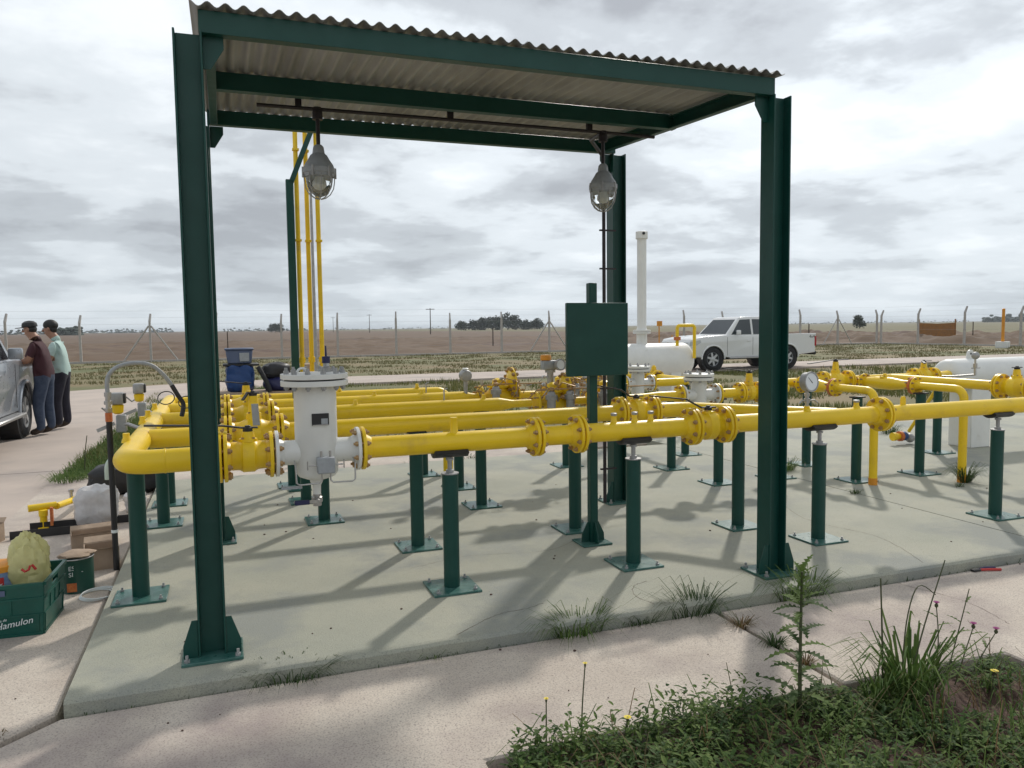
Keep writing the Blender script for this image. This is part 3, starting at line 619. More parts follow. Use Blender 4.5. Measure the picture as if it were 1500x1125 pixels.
# -- regulators
def regulator(label, x, Y, s=1.0, pilot=1, r=0.033, back=False):
    """globe body between flanges, spring casing below and above, disc-shaped actuator, pilots and copper lines"""
    t = thing('pressure_regulator', label, 'regulator', (x, Y, 0.7)); c = V((x, Y, Z))
    MB().lathe(c - EX*0.13*s, EX, [(0, r*1.1), (0.03*s, r*1.2), (0.07*s, 0.066*s), (0.13*s, 0.078*s), (0.19*s, 0.066*s), (0.23*s, r*1.2), (0.26*s, r*1.1)], 20).build('body', 'yellow', t)
    for d in (-1, 1):
        f = fl(c + EX*d*0.15*s, EX*d, t, 0.088*s, 0.018, 'yellow', r); bolts(c + EX*d*0.15*s, EX, f, 0.088*s, 6, 0.022)
    MB().lathe(c + EZ*0.05, EZ, [(0, 0.066*s), (0.03, 0.06*s), (0.032, 0.085*s), (0.05, 0.085*s), (0.052, 0.05*s), (0.10, 0.046*s), (0.115, 0.02)], 20).build('bonnet', 'yellow', t)
    act = MB(); ca = c + V((0.10*s, -0.02, 0.125))
    act.lathe(ca - EX*0.04, EX, [(0, 0.03), (0.006, 0.06), (0.022, 0.092*s), (0.030, 0.098*s), (0.031, 0.112*s), (0.045, 0.112*s), (0.046, 0.098*s), (0.054, 0.092*s), (0.07, 0.06), (0.076, 0.03)], 28)
    o = act.build('diaphragm_case', 'yellow', t); bolts(ca - EX*0.002, EX, o, 0.124*s, 12, 0.010, 'bolt')
    for k in range(pilot):
        px = x - 0.07 + 0.17*k; pc = V((px, Y-0.13, 0))
        q = MB().lathe(pc + EZ*0.80, EZ, [(0, 0.02), (0.004, 0.034), (0.15, 0.036), (0.152, 0.048), (0.19, 0.050), (0.192, 0.036), (0.215, 0.030), (0.225, 0.012)], 18).build('pilot', 'galv', t)
        MB().lathe(pc + EZ*1.02, EZ, [(0, 0.012), (0.012, 0.012), (0.013, 0.024), (0.03, 0.024), (0.034, 0.01)], 8).build('adjuster', 'bolt', q)
        MB().cyl(pc + V((0, 0.02, 0.96)), c + V((px-x, -0.04, 0.03)), 0.014, n=8).build('pilot_mount', 'rust', q)
    cp = MB()
    cp.tube([c + V((-0.22, -0.03, 0.05)), c + V((-0.20, -0.12, 0.11)), c + V((0.0, -0.15, 0.12)), c + V((0.25, -0.13, 0.115)), c + V((0.42, -0.12, 0.115))], 0.006, 8)
    cp.tube([c + V((0.1, -0.02, 0.02)), c + V((0.12, -0.17, 0.0)), c + V((0.12, -0.18, 0.14)), c + V((0.02, -0.15, 0.17)), c + V((-0.07, -0.13, 0.09))], 0.0055, 8)
    cp.build('sensing_lines', 'bolt', t)
    rf = random.Random(int(x*100)); ft = MB(); fr_ = MB()
    for k in range(9):
        q = c + V((rf.uniform(-0.2, 0.24), rf.uniform(-0.17, -0.06), rf.uniform(-0.02, 0.17))); d_ = rf.choice((EX, EY, EZ)); m_ = ft if k % 2 else fr_
        m_.lathe(q, d_, [(0, 0.011), (0.012, 0.011), (0.013, 0.017), (0.032, 0.017), (0.033, 0.010), (0.055, 0.010)], 6)
        m_.tube([q, q + V((rf.uniform(-0.05, 0.05), 0.05, -0.04)), c + V((q.x-c.x, -0.03, 0.02))], 0.005, 6)
    ft.build('fittings', 'steel', t, kind='stuff'); fr_.build('fittings', 'bolt', t, kind='stuff')
    return t
rg1 = regulator('rear yellow regulator with upright disc-shaped casing and grey pilot', 2.34, Y4, 1.22, 1)
rg2 = regulator('front yellow regulator with two upright grey pilots, left of the green panel', 2.56, Y3, 1.05, 2)
rg3 = regulator('yellow regulator half hidden behind the green panel post', 3.04, Y3, 1.0, 1)
rg4 = regulator('yellow regulator in the rear row, behind the one with two pilots', 2.96, Y4, 1.12, 2)
rg5 = regulator('rear yellow regulator seen between the panel post and the rear right column', 3.34, 7.02, 1.05, 1)
tr = thing('actuator_head', 'grey instrument head with orange cap and round dial above the regulators', 'instrument', (2.58, Y3+0.1, Z+0.05))
MB().lathe((2.58, Y3+0.1, Z+0.05), EZ, [(0, 0.03), (0.19, 0.028), (0.192, 0.045), (0.215, 0.045)], 14).build('stem', 'galv', tr)
MB().box((2.57, Y3+0.1, Z+0.305), (0.13, 0.09, 0.08)).build('housing', 'greypaint', tr, bevel=0.012, seg=2)
MB().lathe((2.54, Y3+0.1, Z+0.346), EZ, [(0, 0.045), (0.03, 0.047), (0.045, 0.04), (0.047, 0)], 16).build('cap', 'orange', tr)
o = MB().lathe((2.635, Y3+0.06, Z+0.305), V((0.2, -1, 0.1)), [(0, 0.045), (0.03, 0.05), (0.045, 0.05), (0.046, 0.042), (0.04, 0.04), (0.039, 0)], 20).build('dial_case', 'galv', tr)
MB().lathe((2.643, Y3+0.021, Z+0.309), V((0.2, -1, 0.1)), [(0, 0.039), (0.002, 0.039)], 20).build('dial', 'dial', o)
tr = thing('pressure_transmitter', 'grey round-headed transmitter standing on the fourth pipe, left of the rear regulator', 'instrument', (2.02, Y4-0.02, Z+0.03))
MB().cyl((2.02, Y4-0.02, Z+0.03), (2.02, Y4-0.02, Z+0.15), 0.018, n=10).build('stem', 'galv', tr)
MB().lathe((2.02, Y4+0.03, Z+0.20), -EY, [(0, 0.04), (0.01, 0.052), (0.085, 0.052), (0.095, 0.045), (0.1, 0)], 18).build('head', 'galv', tr)
MB().lathe((2.02, Y4-0.02, Z+0.252), EZ, [(0, 0.03), (0.01, 0.03), (0.016, 0.02)], 12).build('cap', 'white', tr)

# -- middle section downstream of the regulators
m3 = pipe_t('slim yellow pipe between the regulators and the middle white filter', (3.5, Y3, Z-0.04))
run(m3, [(3.18, Y3, Z), (3.42, Y3, Z), (3.56, Y3, Z), (3.76, Y3, Z)], [0.033, 0.034, 0.045, 0.045], 20)
m2 = pipe_t('slim yellow pipe linking the two front regulators', (2.8, Y3, Z-0.04)); run(m2, [(2.70, Y3, Z), (2.88, Y3, Z)], 0.033, 16)
m4 = pipe_t('slim yellow pipe from the rear regulator towards the rear white filter', (3.0, Y4, Z-0.04))
run(m4, [(2.52, Y4, Z), (3.08, Y4, Z), (3.20, Y4+0.12, Z), (3.30, 7.00, Z), (3.50, 7.04, Z), (3.72, Y5-0.10, Z), (3.92, Y5, Z), (4.02, Y5, Z)], 0.036, 16)
def small_filter(label, x, y, Rf=0.085):
    t = thing('gas_filter', label, 'filter', (x, y, 0.68))
    MB().lathe((x, y, 0.70), EZ, [(0, 0.02), (0.01, 0.05), (0.035, 0.07), (0.36, 0.07)], 28).build('body', 'white', t)
    MB().lathe((x, y, 1.052), EZ, [(0, 0.075), (0.001, 0.133), (0.024, 0.135), (0.026, 0.133)], 32).build('body_flange', 'white', t)
    MB().lathe((x, y, 1.077), EZ, [(0, 0.118), (0.012, 0.118)], 28).build('gasket', 'black', t)
    MB().lathe((x, y, 1.087), EZ, [(0, 0.133), (0.002, 0.135), (0.024, 0.135), (0.026, 0.13), (0.027, 0)], 32).build('lid', 'white', t)
    b = MB()
    for k in range(8):
        g = 2*PI*k/8+0.3; p = V((x+0.115*math.cos(g), y+0.115*math.sin(g), 0))
        b.lathe(p+EZ*1.113, EZ, [(0, 0.013), (0.013, 0.013), (0.014, 0.007), (0.026, 0.007)], 6); b.lathe(p+EZ*1.053, -EZ, [(0, 0.013), (0.02, 0.013)], 6)
    b.build('bolts', 'galv', t, kind='stuff')
    run(t, [(x-0.16, y, Z), (x, y, Z)], 0.05, 18, 'white', 'inlet_nozzle'); run(t, [(x, y, Z), (x+0.16, y, Z)], 0.05, 18, 'white', 'outlet_nozzle')
    return t
sf1 = small_filter('small white flanged filter in front of the white tank, nearer of the two', 3.985, Y3)
sf2 = small_filter('small white flanged filter just right of the green panel, below the tall white stack', 4.20, Y5)
joint((3.80, Y3, Z), EX, m3, sf1, 0.096, mb_='white', hub=0.045)
v3b = ball_valve('yellow plug valve with a thin black bar handle, right of the small white filters', (4.53, Y3, Z), EX, 0.17, Rf=0.096, r=0.045, body=0.075, tall=0.06,
    handle=[(0.04, 0, 0.018), (-0.03, 0, 0.018), (-0.22, 0.10, 0.05)])
m3b = pipe_t('short yellow spool right of the nearer small white filter', (4.3, Y3, Z-0.05)); run(m3b, [(4.19, Y3, Z), (4.42, Y3, Z)], 0.045, 20)
joint((4.17, Y3, Z), EX, sf1, m3b, 0.096, ma='white', hub=0.045); joint((4.43, Y3, Z), EX, m3b, v3b, 0.096, hub=0.045)
joint((4.04, Y5, Z), EX, m4, sf2, 0.09, mb_='white', hub=0.04)
m5b = pipe_t('yellow pipe right of the rear small white filter, turning back to the tank', (4.6, Y5, Z-0.05))
run(m5b, [(4.39, Y5, Z), (4.75, Y5, Z)] + arc((4.75, Y5+0.12, Z), 0.12, -PI/2, 0, EX, EY, 6)[1:] + [(4.87, 9.0, Z), (4.95, 9.5, Z), (4.99, 9.75, Z)], 0.045, 20)
joint((4.37, Y5, Z), EX, sf2, m5b, 0.09, ma='white', hub=0.045)
v5b = ball_valve('yellow flanged valve beyond the two small white filters', (4.87, 8.25, Z), EY, 0.17, Rf=0.09, r=0.045, body=0.07, tall=0.02)
joint((4.87, 8.14, Z), EY, None, v5b, 0.09, hub=0.045); joint((4.87, 8.36, Z), EY, v5b, None, 0.09, hub=0.045)

# -- outlet header on the right with its branches
ZH = 0.95; YH = 6.40
oh = pipe_t('yellow outlet header at the right, left of the valve with the long black bar', (5.2, YH, ZH-0.05), 'outlet_header')
run(oh, [(4.66, Y3, Z), (4.86, Y3, Z)] + arc((4.86, Y3+0.12, Z), 0.12, -PI/2, 0, EX, EY, 6)[1:] + [(4.98, YH-0.12, ZH)] + arc((5.10, YH-0.12, ZH), 0.12, PI, PI/2, EX, EY, 6)[1:] + [(5.74, YH, ZH)], 0.048, 20)
joint((4.635, Y3, Z), EX, v3b, oh, 0.096, hub=0.045)
vh = ball_valve('yellow valve with a tall neck and long black bar handle on the outlet header', (5.93, YH, ZH), EX, 0.26, Rf=0.105, r=0.048, body=0.088, tall=0.07,
    handle=[(0.16, 0, 0.022), (-0.05, 0, 0.018), (-0.42, -0.08, -0.005)])
joint((5.77, YH, ZH), EX, oh, vh, 0.105, hub=0.048)
oh2 = pipe_t('yellow outlet header pipe between the two rightmost header valves', (6.6, YH, ZH-0.05), 'outlet_header'); run(oh2, [(6.115, YH, ZH), (6.98, YH, ZH)], 0.048, 20)
joint((6.09, YH, ZH), EX, vh, oh2, 0.105, hub=0.048)
vh2 = ball_valve('yellow valve beside the end of the right white tank', (7.14, YH, ZH), EX, 0.22, Rf=0.10, r=0.048, body=0.085, tall=0.03, handle=[(0.10, 0, 0.018), (-0.02, 0, 0.018), (-0.12, -0.12, 0.0)])
joint((7.005, YH, ZH), EX, oh2, vh2, 0.10, hub=0.048)
oh3 = pipe_t('short yellow pipe from the header valve into the right white tank', (7.4, YH, ZH-0.05)); run(oh3, [(7.30, YH, ZH), (7.62, YH+0.12, ZH), (7.72, YH+0.18, ZH)], 0.048, 20)
joint((7.275, YH, ZH), EX, vh2, oh3, 0.10, hub=0.048)
def branch(x, yf, yd, lab_v, lab_p, r=0.036):
    """small valve off the header, orange insulating flange, pipe that bends down into the slab"""
    v = ball_valve(lab_v, (x, (YH-0.06+yf)/2+0.02, ZH-0.01), EY, YH-0.10-yf, Rf=0.085, r=r, body=0.062, bonnet=0.03, tall=0.0)
    p = pipe_t(lab_p, (x, yd, 0.1))
    run(p, [(x, yf-0.03, ZH-0.01), (x, yd+0.09, ZH-0.01)] + arc((x, yd+0.09, ZH-0.10), 0.09, PI/2, PI, EY, EZ, 8)[1:] + [(x, yd, 0.5), (x, yd, 0.095)], r, 20)
    MB().lathe((x, yd, 0.1), EZ, [(0, r*1.06), (0.06, r*1.06), (0.062, r)], 20).build('rusty_foot', 'orange', p)
    f = MB().lathe((x, yf+0.012, ZH-0.01), -EY, [(0, 0.082), (0.003, 0.086), (0.026, 0.086), (0.028, 0.083)], 24).build('insulating_flange', 'rust', p, label='rust-orange flange')
    fl((x, yf-0.018, ZH-0.01), EY, p, 0.085, 0.016, 'yellow', r); bolts((x, yf-0.002, ZH-0.01), EY, f, 0.086, 8, 0.032, 'bolt')
    f = fl((x, YH-0.115, ZH-0.01), EY, v, 0.085, 0.016, 'yellow', r); bolts((x, YH-0.115, ZH-0.01), EY, f, 0.085, 8, 0.02)
    run(v, [(x, YH, ZH-0.01), (x, YH-0.12, ZH-0.01)], r, 18, name='tee')
    return v, p
branch(5.40, 5.84, 5.35, 'small yellow valve in front of the header valve, with red-orange flange', 'slim yellow pipe bending down into the slab left of the other such pipe')
branch(6.20, 5.66, 5.12, 'small yellow valve with red-orange flange, further right on the header', 'slim yellow pipe bending down into the slab through a grass tuft')
pc = pipe_t('yellow pipe running forward to the flanged valve at the right picture edge', (6.68, 5.7, ZH-0.05)); run(pc, [(6.68, YH, ZH), (6.68, 5.165, ZH)], 0.048, 20)
vc = ball_valve('yellow flanged valve cut by the right picture edge', (6.68, 4.99, ZH), -EY, 0.24, Rf=0.115, r=0.05, body=0.092, tall=0.03, handle=[(0.05, 0, 0.018), (-0.05, 0, 0.018)])
joint((6.68, 5.14, ZH), -EY, pc, vc, 0.115, hub=0.048)
pd = pipe_t('short yellow pipe joining the right valve to the front run', (6.68, 4.5, ZH-0.05)); run(pd, [(6.68, 4.82, ZH), (6.68, Y1+0.03, Z)], 0.05, 20)
joint((6.68, 4.84, ZH), -EY, vc, pd, 0.115, hub=0.048)
cp_ = MB().ball((5.02, 6.08, ZH-0.02), 0.05, 14, 9); cp_.cyl((5.02, 6.08, ZH-0.02), (5.02, 6.3, ZH-0.02), 0.046, n=16)
tag(cp_.build('end_cap', 'yellow', None, (5.02, 6.08, ZH-0.07)), 'rounded yellow end cap just right of the front right column', 'pipe cap')
for i, (x, lab) in enumerate(((6.42, 'small steel needle valve on the front edge of the outlet header'),)):
    t = thing('needle_valve', lab, 'valve', (7.35, 5.95, 0.98)); MB().lathe((7.35, 5.95, 0.98), EZ, [(0, 0.012), (0.08, 0.012), (0.082, 0.02), (0.13, 0.02), (0.132, 0.01), (0.17, 0.01)], 8).build('body', 'steel', t)
    MB().ball((7.35, 5.95, 1.19), 0.04, 12, 8).build('head', 'galv', t); MB().cyl((7.30, 5.95, 1.06), (7.42, 5.95, 1.06), 0.006, n=8).build('tee_handle', 'steel', t)
    MB().tube([(7.35, 5.95, 0.99), (7.35, 6.2, 0.96), (7.35, 6.38, 0.95)], 0.01, 8).build('feed_tube', 'steel', t)

# -- white vessels
def tank(label, p, q, r, peds, lugs=(), name='gas_tank'):
    p = V(p); q = V(q); a = (q-p); L = a.length; a.normalize()
    t = thing(name, label, 'tank', (p.x, p.y, 0.1))
    MB().lathe(p, a, [(0, 0.0), (0.006, r*0.45), (0.03, r*0.78), (0.07, r*0.95), (0.11, r), (L-0.11, r), (L-0.07, r*0.95), (L-0.03, r*0.78), (L-0.006, r*0.45), (L, 0)], 40).build('shell', 'white', t)
    for d, wx, wy in peds: c = p + a*d; MB().box((c.x, c.y, (0.1+c.z-r*0.6)/2), (wx, wy, c.z-r*0.6-0.1)).build('pedestal', 'white', t, bevel=0.006)
    for d in lugs:
        c = p + a*d + EZ*(r-0.01)
        n = 12; lug = MB(); lug.prism([(-0.06, 0), (0.06, 0), (0.05, 0.06)] + [(0.05*math.cos(PI*k/n), 0.06+0.05*math.sin(PI*k/n)) for k in range(1, n)] + [(-0.05, 0.06)], c, a, EZ, V((a.y, -a.x, 0))*0.02)
        o = lug.build('lifting_lug', 'white', t, bevel=0.002); MB().cyl(c + EZ*0.065 + V((a.y, -a.x, 0))*0.022, c + EZ*0.065 - V((a.y, -a.x, 0))*0.002, 0.012, n=12).build('lug_hole', 'black', o)
    return t
tk = tank('white horizontal tank with a tall vent stack, in front of the white pickup', (4.86, 9.82, 1.04), (6.38, 9.82, 1.04), 0.25, ((0.35, 0.16, 0.36), (1.2, 0.16, 0.36)))
vs = thing('vent_stack', 'tall white vent pipe standing on the horizontal white tank', 'pipe', (5.60, 9.82, 1.28))
MB().lathe((5.60, 9.82, 1.27), EZ, [(0, 0.075), (0.16, 0.075), (0.161, 0.125), (0.185, 0.125), (0.187, 0.08), (0.19, 0.125), (0.214, 0.125), (0.216, 0.075), (0.25, 0.066), (1.50, 0.066)], 24).build('pipe', 'white', vs)
MB().lathe((5.60, 9.82, 2.77), EZ, [(0, 0.066), (0.001, 0.085), (0.10, 0.085), (0.105, 0.07)], 24).build('cap', 'white', vs)
MB().lathe((5.58, 9.735, 2.84), -EY, [(0, 0.02), (0.012, 0.02)], 10).build('cap_bolt', 'black', vs)
gn = thing('goose_neck', 'yellow inverted U pipe with red flange at the right end of the white tank', 'pipe', (6.28, 9.6, 1.25))
run(gn, [(6.06, 9.62, 1.25), (6.06, 9.62, 1.50)] + arc((6.10, 9.62, 1.50), 0.04, PI, PI/2, EX, EZ, 4)[1:] + [(6.26, 9.55, 1.54)] + arc((6.26, 9.55, 1.50), 0.04, PI/2, 0, EX, EZ, 4)[1:] + [(6.30, 9.55, 1.20), (6.30, 9.55, 1.07)], 0.024, 14)
MB().lathe((6.06, 9.62, 1.33), EZ, [(0, 0.05), (0.05, 0.05)], 16).build('flange', 'rust', gn)
t5 = tank('white horizontal tank on a square white pedestal at the right picture edge', (7.66, 6.62, 0.93), (10.2, 6.62, 0.93), 0.19, ((0.45, 0.30, 0.30), (2.0, 0.30, 0.30)), (0.42,))
kv = thing('drain_valve', 'colourful small drain valve lying low beside the right white pedestal', 'valve', (7.6, 7.0, 0.15))
MB().cyl((7.6, 6.62, 0.80), (7.6, 7.0, 0.25), 0.02, n=10).build('drain_pipe', 'yellow', kv)
MB().lathe((7.35, 7.0, 0.2), EX, [(0, 0.05), (0.04, 0.05), (0.042, 0.035), (0.1, 0.035)], 16).build('flange', 'yellow', kv); MB().lathe((7.45, 7.0, 0.2), EX, [(0, 0.06), (0.035, 0.06)], 16).build('gasket_flange', 'rust', kv)
MB().lathe((7.485, 7.0, 0.2), EX, [(0, 0.05), (0.05, 0.055), (0.09, 0.03)], 14).build('body', 'blue', kv); MB().ball((7.62, 7.0, 0.17), 0.055, 12, 8).build('head', 'galv', kv)

# -- supports: adjustable ones on run 1, plain ones elsewhere
def support(jack, zt):
    t = thing('pipe_support', '', 'support', (0, 0, 0))
    zp = zt-0.118 if jack else zt+0.004
    MB().lathe((0, 0, 0.012), EZ, [(0, 0.0445), (zp-0.1-0.012, 0.0445)], 24).build('post', 'green', t)
    pw = 0.27
    p = MB().box((0, 0, 0.006), (pw, pw, 0.012)).build('base_plate', 'green_plate', t, bevel=0.002)
    b = MB()
    for i in (-1, 1):
        for j in (-1, 1): b.lathe((i*0.105, j*0.105, 0.012), EZ, [(0, 0.011), (0.009, 0.011), (0.010, 0.006), (0.022, 0.006)], 6)
    b.build('anchor_bolts', 'galv', p, kind='stuff')
    if jack:
        z = zp-0.1
        s = MB(); s.lathe((0, 0, z), EZ, [(0, 0.05), (0.006, 0.05), (0.007, 0.022), (0.022, 0.022), (0.023, 0.013), (0.075, 0.013), (0.076, 0.022), (0.088, 0.022)], 12); s.build('jack_screw', 'galv', t)
        n = 9; pts = [(math.sin((k/(n-1)-0.5)*1.7)*0.084, zt-0.1+0.060-math.cos((k/(n-1)-0.5)*1.7)*0.084) for k in range(n)]
        inn = [(math.sin((k/(n-1)-0.5)*1.7)*0.0585, zt-0.1+0.060-math.cos((k/(n-1)-0.5)*1.7)*0.0585) for k in range(n-1, -1, -1)]
        sd = MB(); sd.prism(pts+inn, (-0.095, 0, -0.002), EY, EZ, EX*0.19); sd.build('saddle', 'black', t)
    else:
        sd = MB().box((0, 0, zp-0.1+0.004), (0.13, 0.07, 0.012)); sd.build('saddle', 'black', t, bevel=0.002)
    return t
ztop = Z-R4
SUP = [(1, 1.143, 4.12, 'green pipe support under the front pipe, right of the white filter'), (1, 2.291, 4.12, 'green pipe support with jack under the three small nozzles of the front pipe'),
 (1, 3.694, 4.12, 'green pipe support under the front pipe, just right of the front right column'), (1, 5.336, 4.12, 'green pipe support under the front pipe nearest the right picture edge'),
 (0, -0.48, 4.62, 'green pipe support nearest the crate, under the left header'), (0, -0.48, 6.34, 'green pipe support in the middle under the left header'), (0, -0.48, 7.07, 'green pipe support farthest back under the left header'),
 (0, 1.158, Y2, 'green pipe support under the second pipe, left behind the first jack support'), (0, 2.309, Y2, 'green pipe support under the second pipe, left of the panel post'),
 (0, 3.42, 4.62, 'green pipe support under the slanting pipe, left of the front right column'), (0, 1.919, Y3, 'green pipe support under the third pipe near its reducer'),
 (0, 0.662, Y3, 'green pipe support seen behind the drain of the large white filter'), (0, 0.60, Y4, 'green pipe support under the fourth pipe, behind the large white filter'), (0, 1.95, Y4, 'green pipe support under the fourth pipe near its reducer'),
 (0, 1.80, Y5, 'green pipe support under the rearmost pipe of the left bank'), (0, 0.55, Y5, 'green pipe support under the rearmost pipe, behind the white filter'), (0, 3.30, 7.35, 'lone green pipe support behind the regulators'),
 (0, 4.20, Y3, 'green pipe support below the nearer small white filter'), (0, 4.20, 6.77, 'green pipe support behind the slanting pipe, between the two small white filters'), (0, 4.80, Y5, 'green pipe support right of the rear small white filter'),
 (0, 4.84, Y3, 'green pipe support hidden partly by the front right column'), (0, 5.40, 5.55, 'green pipe support beside the left slim downpipe'), (0, 6.20, 5.58, 'green pipe support beside the right slim downpipe'), (0, 5.57, YH, 'green pipe support under the outlet header'),
 (0, 7.36, YH, 'green pipe support next to the white pedestal')]
protoJ = support(1, ztop); protoP = support(0, ztop); used = set()
for j, x, y, lab in SUP:
    pr = protoJ if j else protoP
    if pr.name in used: copy_tree(pr, loc=(x, y, 0.1), label=lab, group='green pipe supports on the slab')
    else: pr.location = (x, y, 0.1); pr['label'] = lab; pr['group'] = 'green pipe supports on the slab'; used.add(pr.name)
# low brackets around the filter drain

# ------------------------------------------------------------------ vents, riser and instruments on the left
for x, y, zt, lab in ((0.655, 7.30, 4.05, 'leftmost of the three thin yellow vent stacks rising past the roof'), (0.745, 7.34, 4.15, 'middle one of the three thin yellow vent stacks rising past the roof'),
                      (0.835, 7.30, 4.1, 'rightmost of the three thin yellow vent stacks rising past the roof')):
    t = thing('vent_stack', lab, 'pipe', (x, y, Z), 'thin yellow vent stacks')
    MB().tube([(x, y, Z-0.02 if y > 7.32 else Z+0.0), (x, y, 2.4), (x, y, zt)], 0.0205, 14).build('pipe', 'yellow', t)
    MB().lathe((x, y, 1.25), EZ, [(0, 0.021), (0.002, 0.030), (0.05, 0.030), (0.052, 0.021)], 12).build('coupling', 'yellow', t)
    MB().tube([(x, y, Z+0.02), (x, y+(Y5-y)*0.6, Z+0.01), (x, Y5, Z)], 0.0205, 12).build('tail', 'yellow', t)
    for z in (2.35, 3.15): MB().box((x, y-0.012, z), (0.056, 0.05, 0.018)).build('clamp', 'yellow', t)
vp = thing('vent_post', 'thin dark green post with a slanted brace beside the yellow vent stacks', 'post', (0.585, 7.24, 0.1))
MB().box((0.59, 7.24, 1.49), (0.066, 0.05, 2.77)).build('post', 'green', vp, bevel=0.004)
MB().box((0.59, 7.24, 0.107), (0.2, 0.2, 0.012)).build('base_plate', 'green_plate', vp)
MB().prism([(-0.022, -0.02), (0.022, -0.02), (0.022, 0.02), (-0.022, 0.02)], (0.60, 7.235, 2.84), (0.92, 0, -0.38), EY, V((0.21, 0.0, 0.52))).build('brace', 'green', vp)
gp_ = thing('grey_pole', 'slender grey pole behind the yellow vent stacks, its top hidden by the lamp', 'pole', (0.98, 9.2, 0.0))
MB().lathe((0.98, 9.2, -0.05), EZ, [(0, 0.022), (1.5, 0.02), (3.42, 0.013), (3.43, 0)], 12).build('pole', 'galv', gp_)
MB().lathe((0.98, 9.2, 0.0), EZ, [(0, 0.10), (0.08, 0.10), (0.10, 0.03)], 16).build('footing', 'concrete', gp_)

rx, ry = -0.70, 5.44
rs = thing('cable_riser', 'black conduit riser with a grey flexible hose arching over to the left header', 'conduit', (rx, ry, 0.04))
MB().cyl((rx, ry, 0.0), (rx, ry, 0.99), 0.0175, n=14).build('riser', 'black', rs)
MB().lathe((rx, ry, 0.28), EZ, [(0, 0.0182), (0.001, 0.020), (0.018, 0.020), (0.019, 0.0182)], 14).build('tape', 'whiteprint', rs)
MB().lathe((rx, ry, 0.99), EZ, [(0, 0.021), (0.055, 0.021)], 8).build('rusty_union', 'rust', rs)
MB().lathe((rx, ry, 1.045), EZ, [(0, 0.016), (0.01, 0.022), (0.03, 0.022), (0.032, 0.015), (0.05, 0.015), (0.052, 0.024), (0.075, 0.024), (0.077, 0.016), (0.10, 0.016), (0.102, 0.021), (0.13, 0.021)], 8).build('fittings', 'steel', rs)
hp = [(rx, ry, 1.17), (rx, ry, 1.24), (rx+0.02, ry, 1.295), (rx+0.07, ry+0.01, 1.335), (rx+0.16, ry+0.03, 1.352), (rx+0.25, ry+0.05, 1.335), (rx+0.32, ry+0.07, 1.27), (rx+0.37, ry+0.09, 1.19)]
def smooth_pts(P, n=5):
    P = [V(p) for p in P]; out = []
    for i in range(len(P)-1):
        a, b, c, d = P[max(i-1, 0)], P[i], P[i+1], P[min(i+2, len(P)-1)]
        for k in range(n):
            t = k/n; out.append(0.5*((2*b) + (c-a)*t + (2*a-5*b+4*c-d)*t*t + (3*b-a-3*c+d)*t**3))
    return out + [P[-1]]
hs = smooth_pts(hp, 12); MB().tube(hs, [0.0125 + 0.0012*(i % 2) for i in range(len(hs))], 12).build('flexible_hose', 'greypaint', rs)
MB().tube(smooth_pts([(rx+0.365, ry+0.088, 1.20), (rx+0.40, ry+0.09, 1.13), (rx+0.43, ry+0.09, 1.07), (HX+0.20, ry+0.05, 1.0)], 4), 0.015, 10).build('hose_end', 'black', rs)
for c_, rr in (((-0.37, 5.50, 1.12), 0.05), ((-0.25, 5.46, 1.09), 0.045)):
    MB().tube([V(c_) + V((math.cos(a)*rr, math.sin(a)*0.03, math.sin(a)*rr*0.8)) for a in [2*PI*k/18 for k in range(19)]], 0.0035, 6).build('cable_loop', 'black', rs)
for x, y, lab in ((-0.66, 5.55, 'grey transmitter box on the left header, beside the black riser'), (-0.62, 6.45, 'grey transmitter box farther back on the left header')):
    t = thing('transmitter', lab, 'instrument', (x, y, Z), 'transmitters on the left header')
    MB().box((x, y, 1.125), (0.075, 0.08, 0.075)).build('housing', 'galv', t, bevel=0.010, seg=2)
    MB().box((x+0.043, y, 1.125), (0.012, 0.06, 0.065)).build('cover', 'black', t, bevel=0.003)
    MB().lathe((x, y, 1.025), EZ, [(0, 0.020), (0.01, 0.032), (0.055, 0.036), (0.062, 0.026)], 16).build('sensor_body', 'yellow', t)
    MB().box((x+0.02, y-0.02, 0.965), (0.06, 0.05, 0.11)).build('bracket', 'greypaint', t, bevel=0.006)
    MB().tube([(x, y, 1.06), (x-0.05, y-0.01, 1.03), (x-0.09, y-0.02, 1.07)], 0.006, 8).build('valve_tee', 'steel', t)
    MB().tube([(x+0.02, y-0.03, 0.96), (x+0.06, y-0.04, 0.96), (HX-0.03, y-0.06, Z)], 0.012, 8).build('link_pipe', 'steel', t)
    MB().box((x-0.06, y-0.10, 0.955), (0.11, 0.02, 0.022), R=Matrix.Rotation(-0.4, 3, 'Y')).build('isolating_lever', 'galv', t)

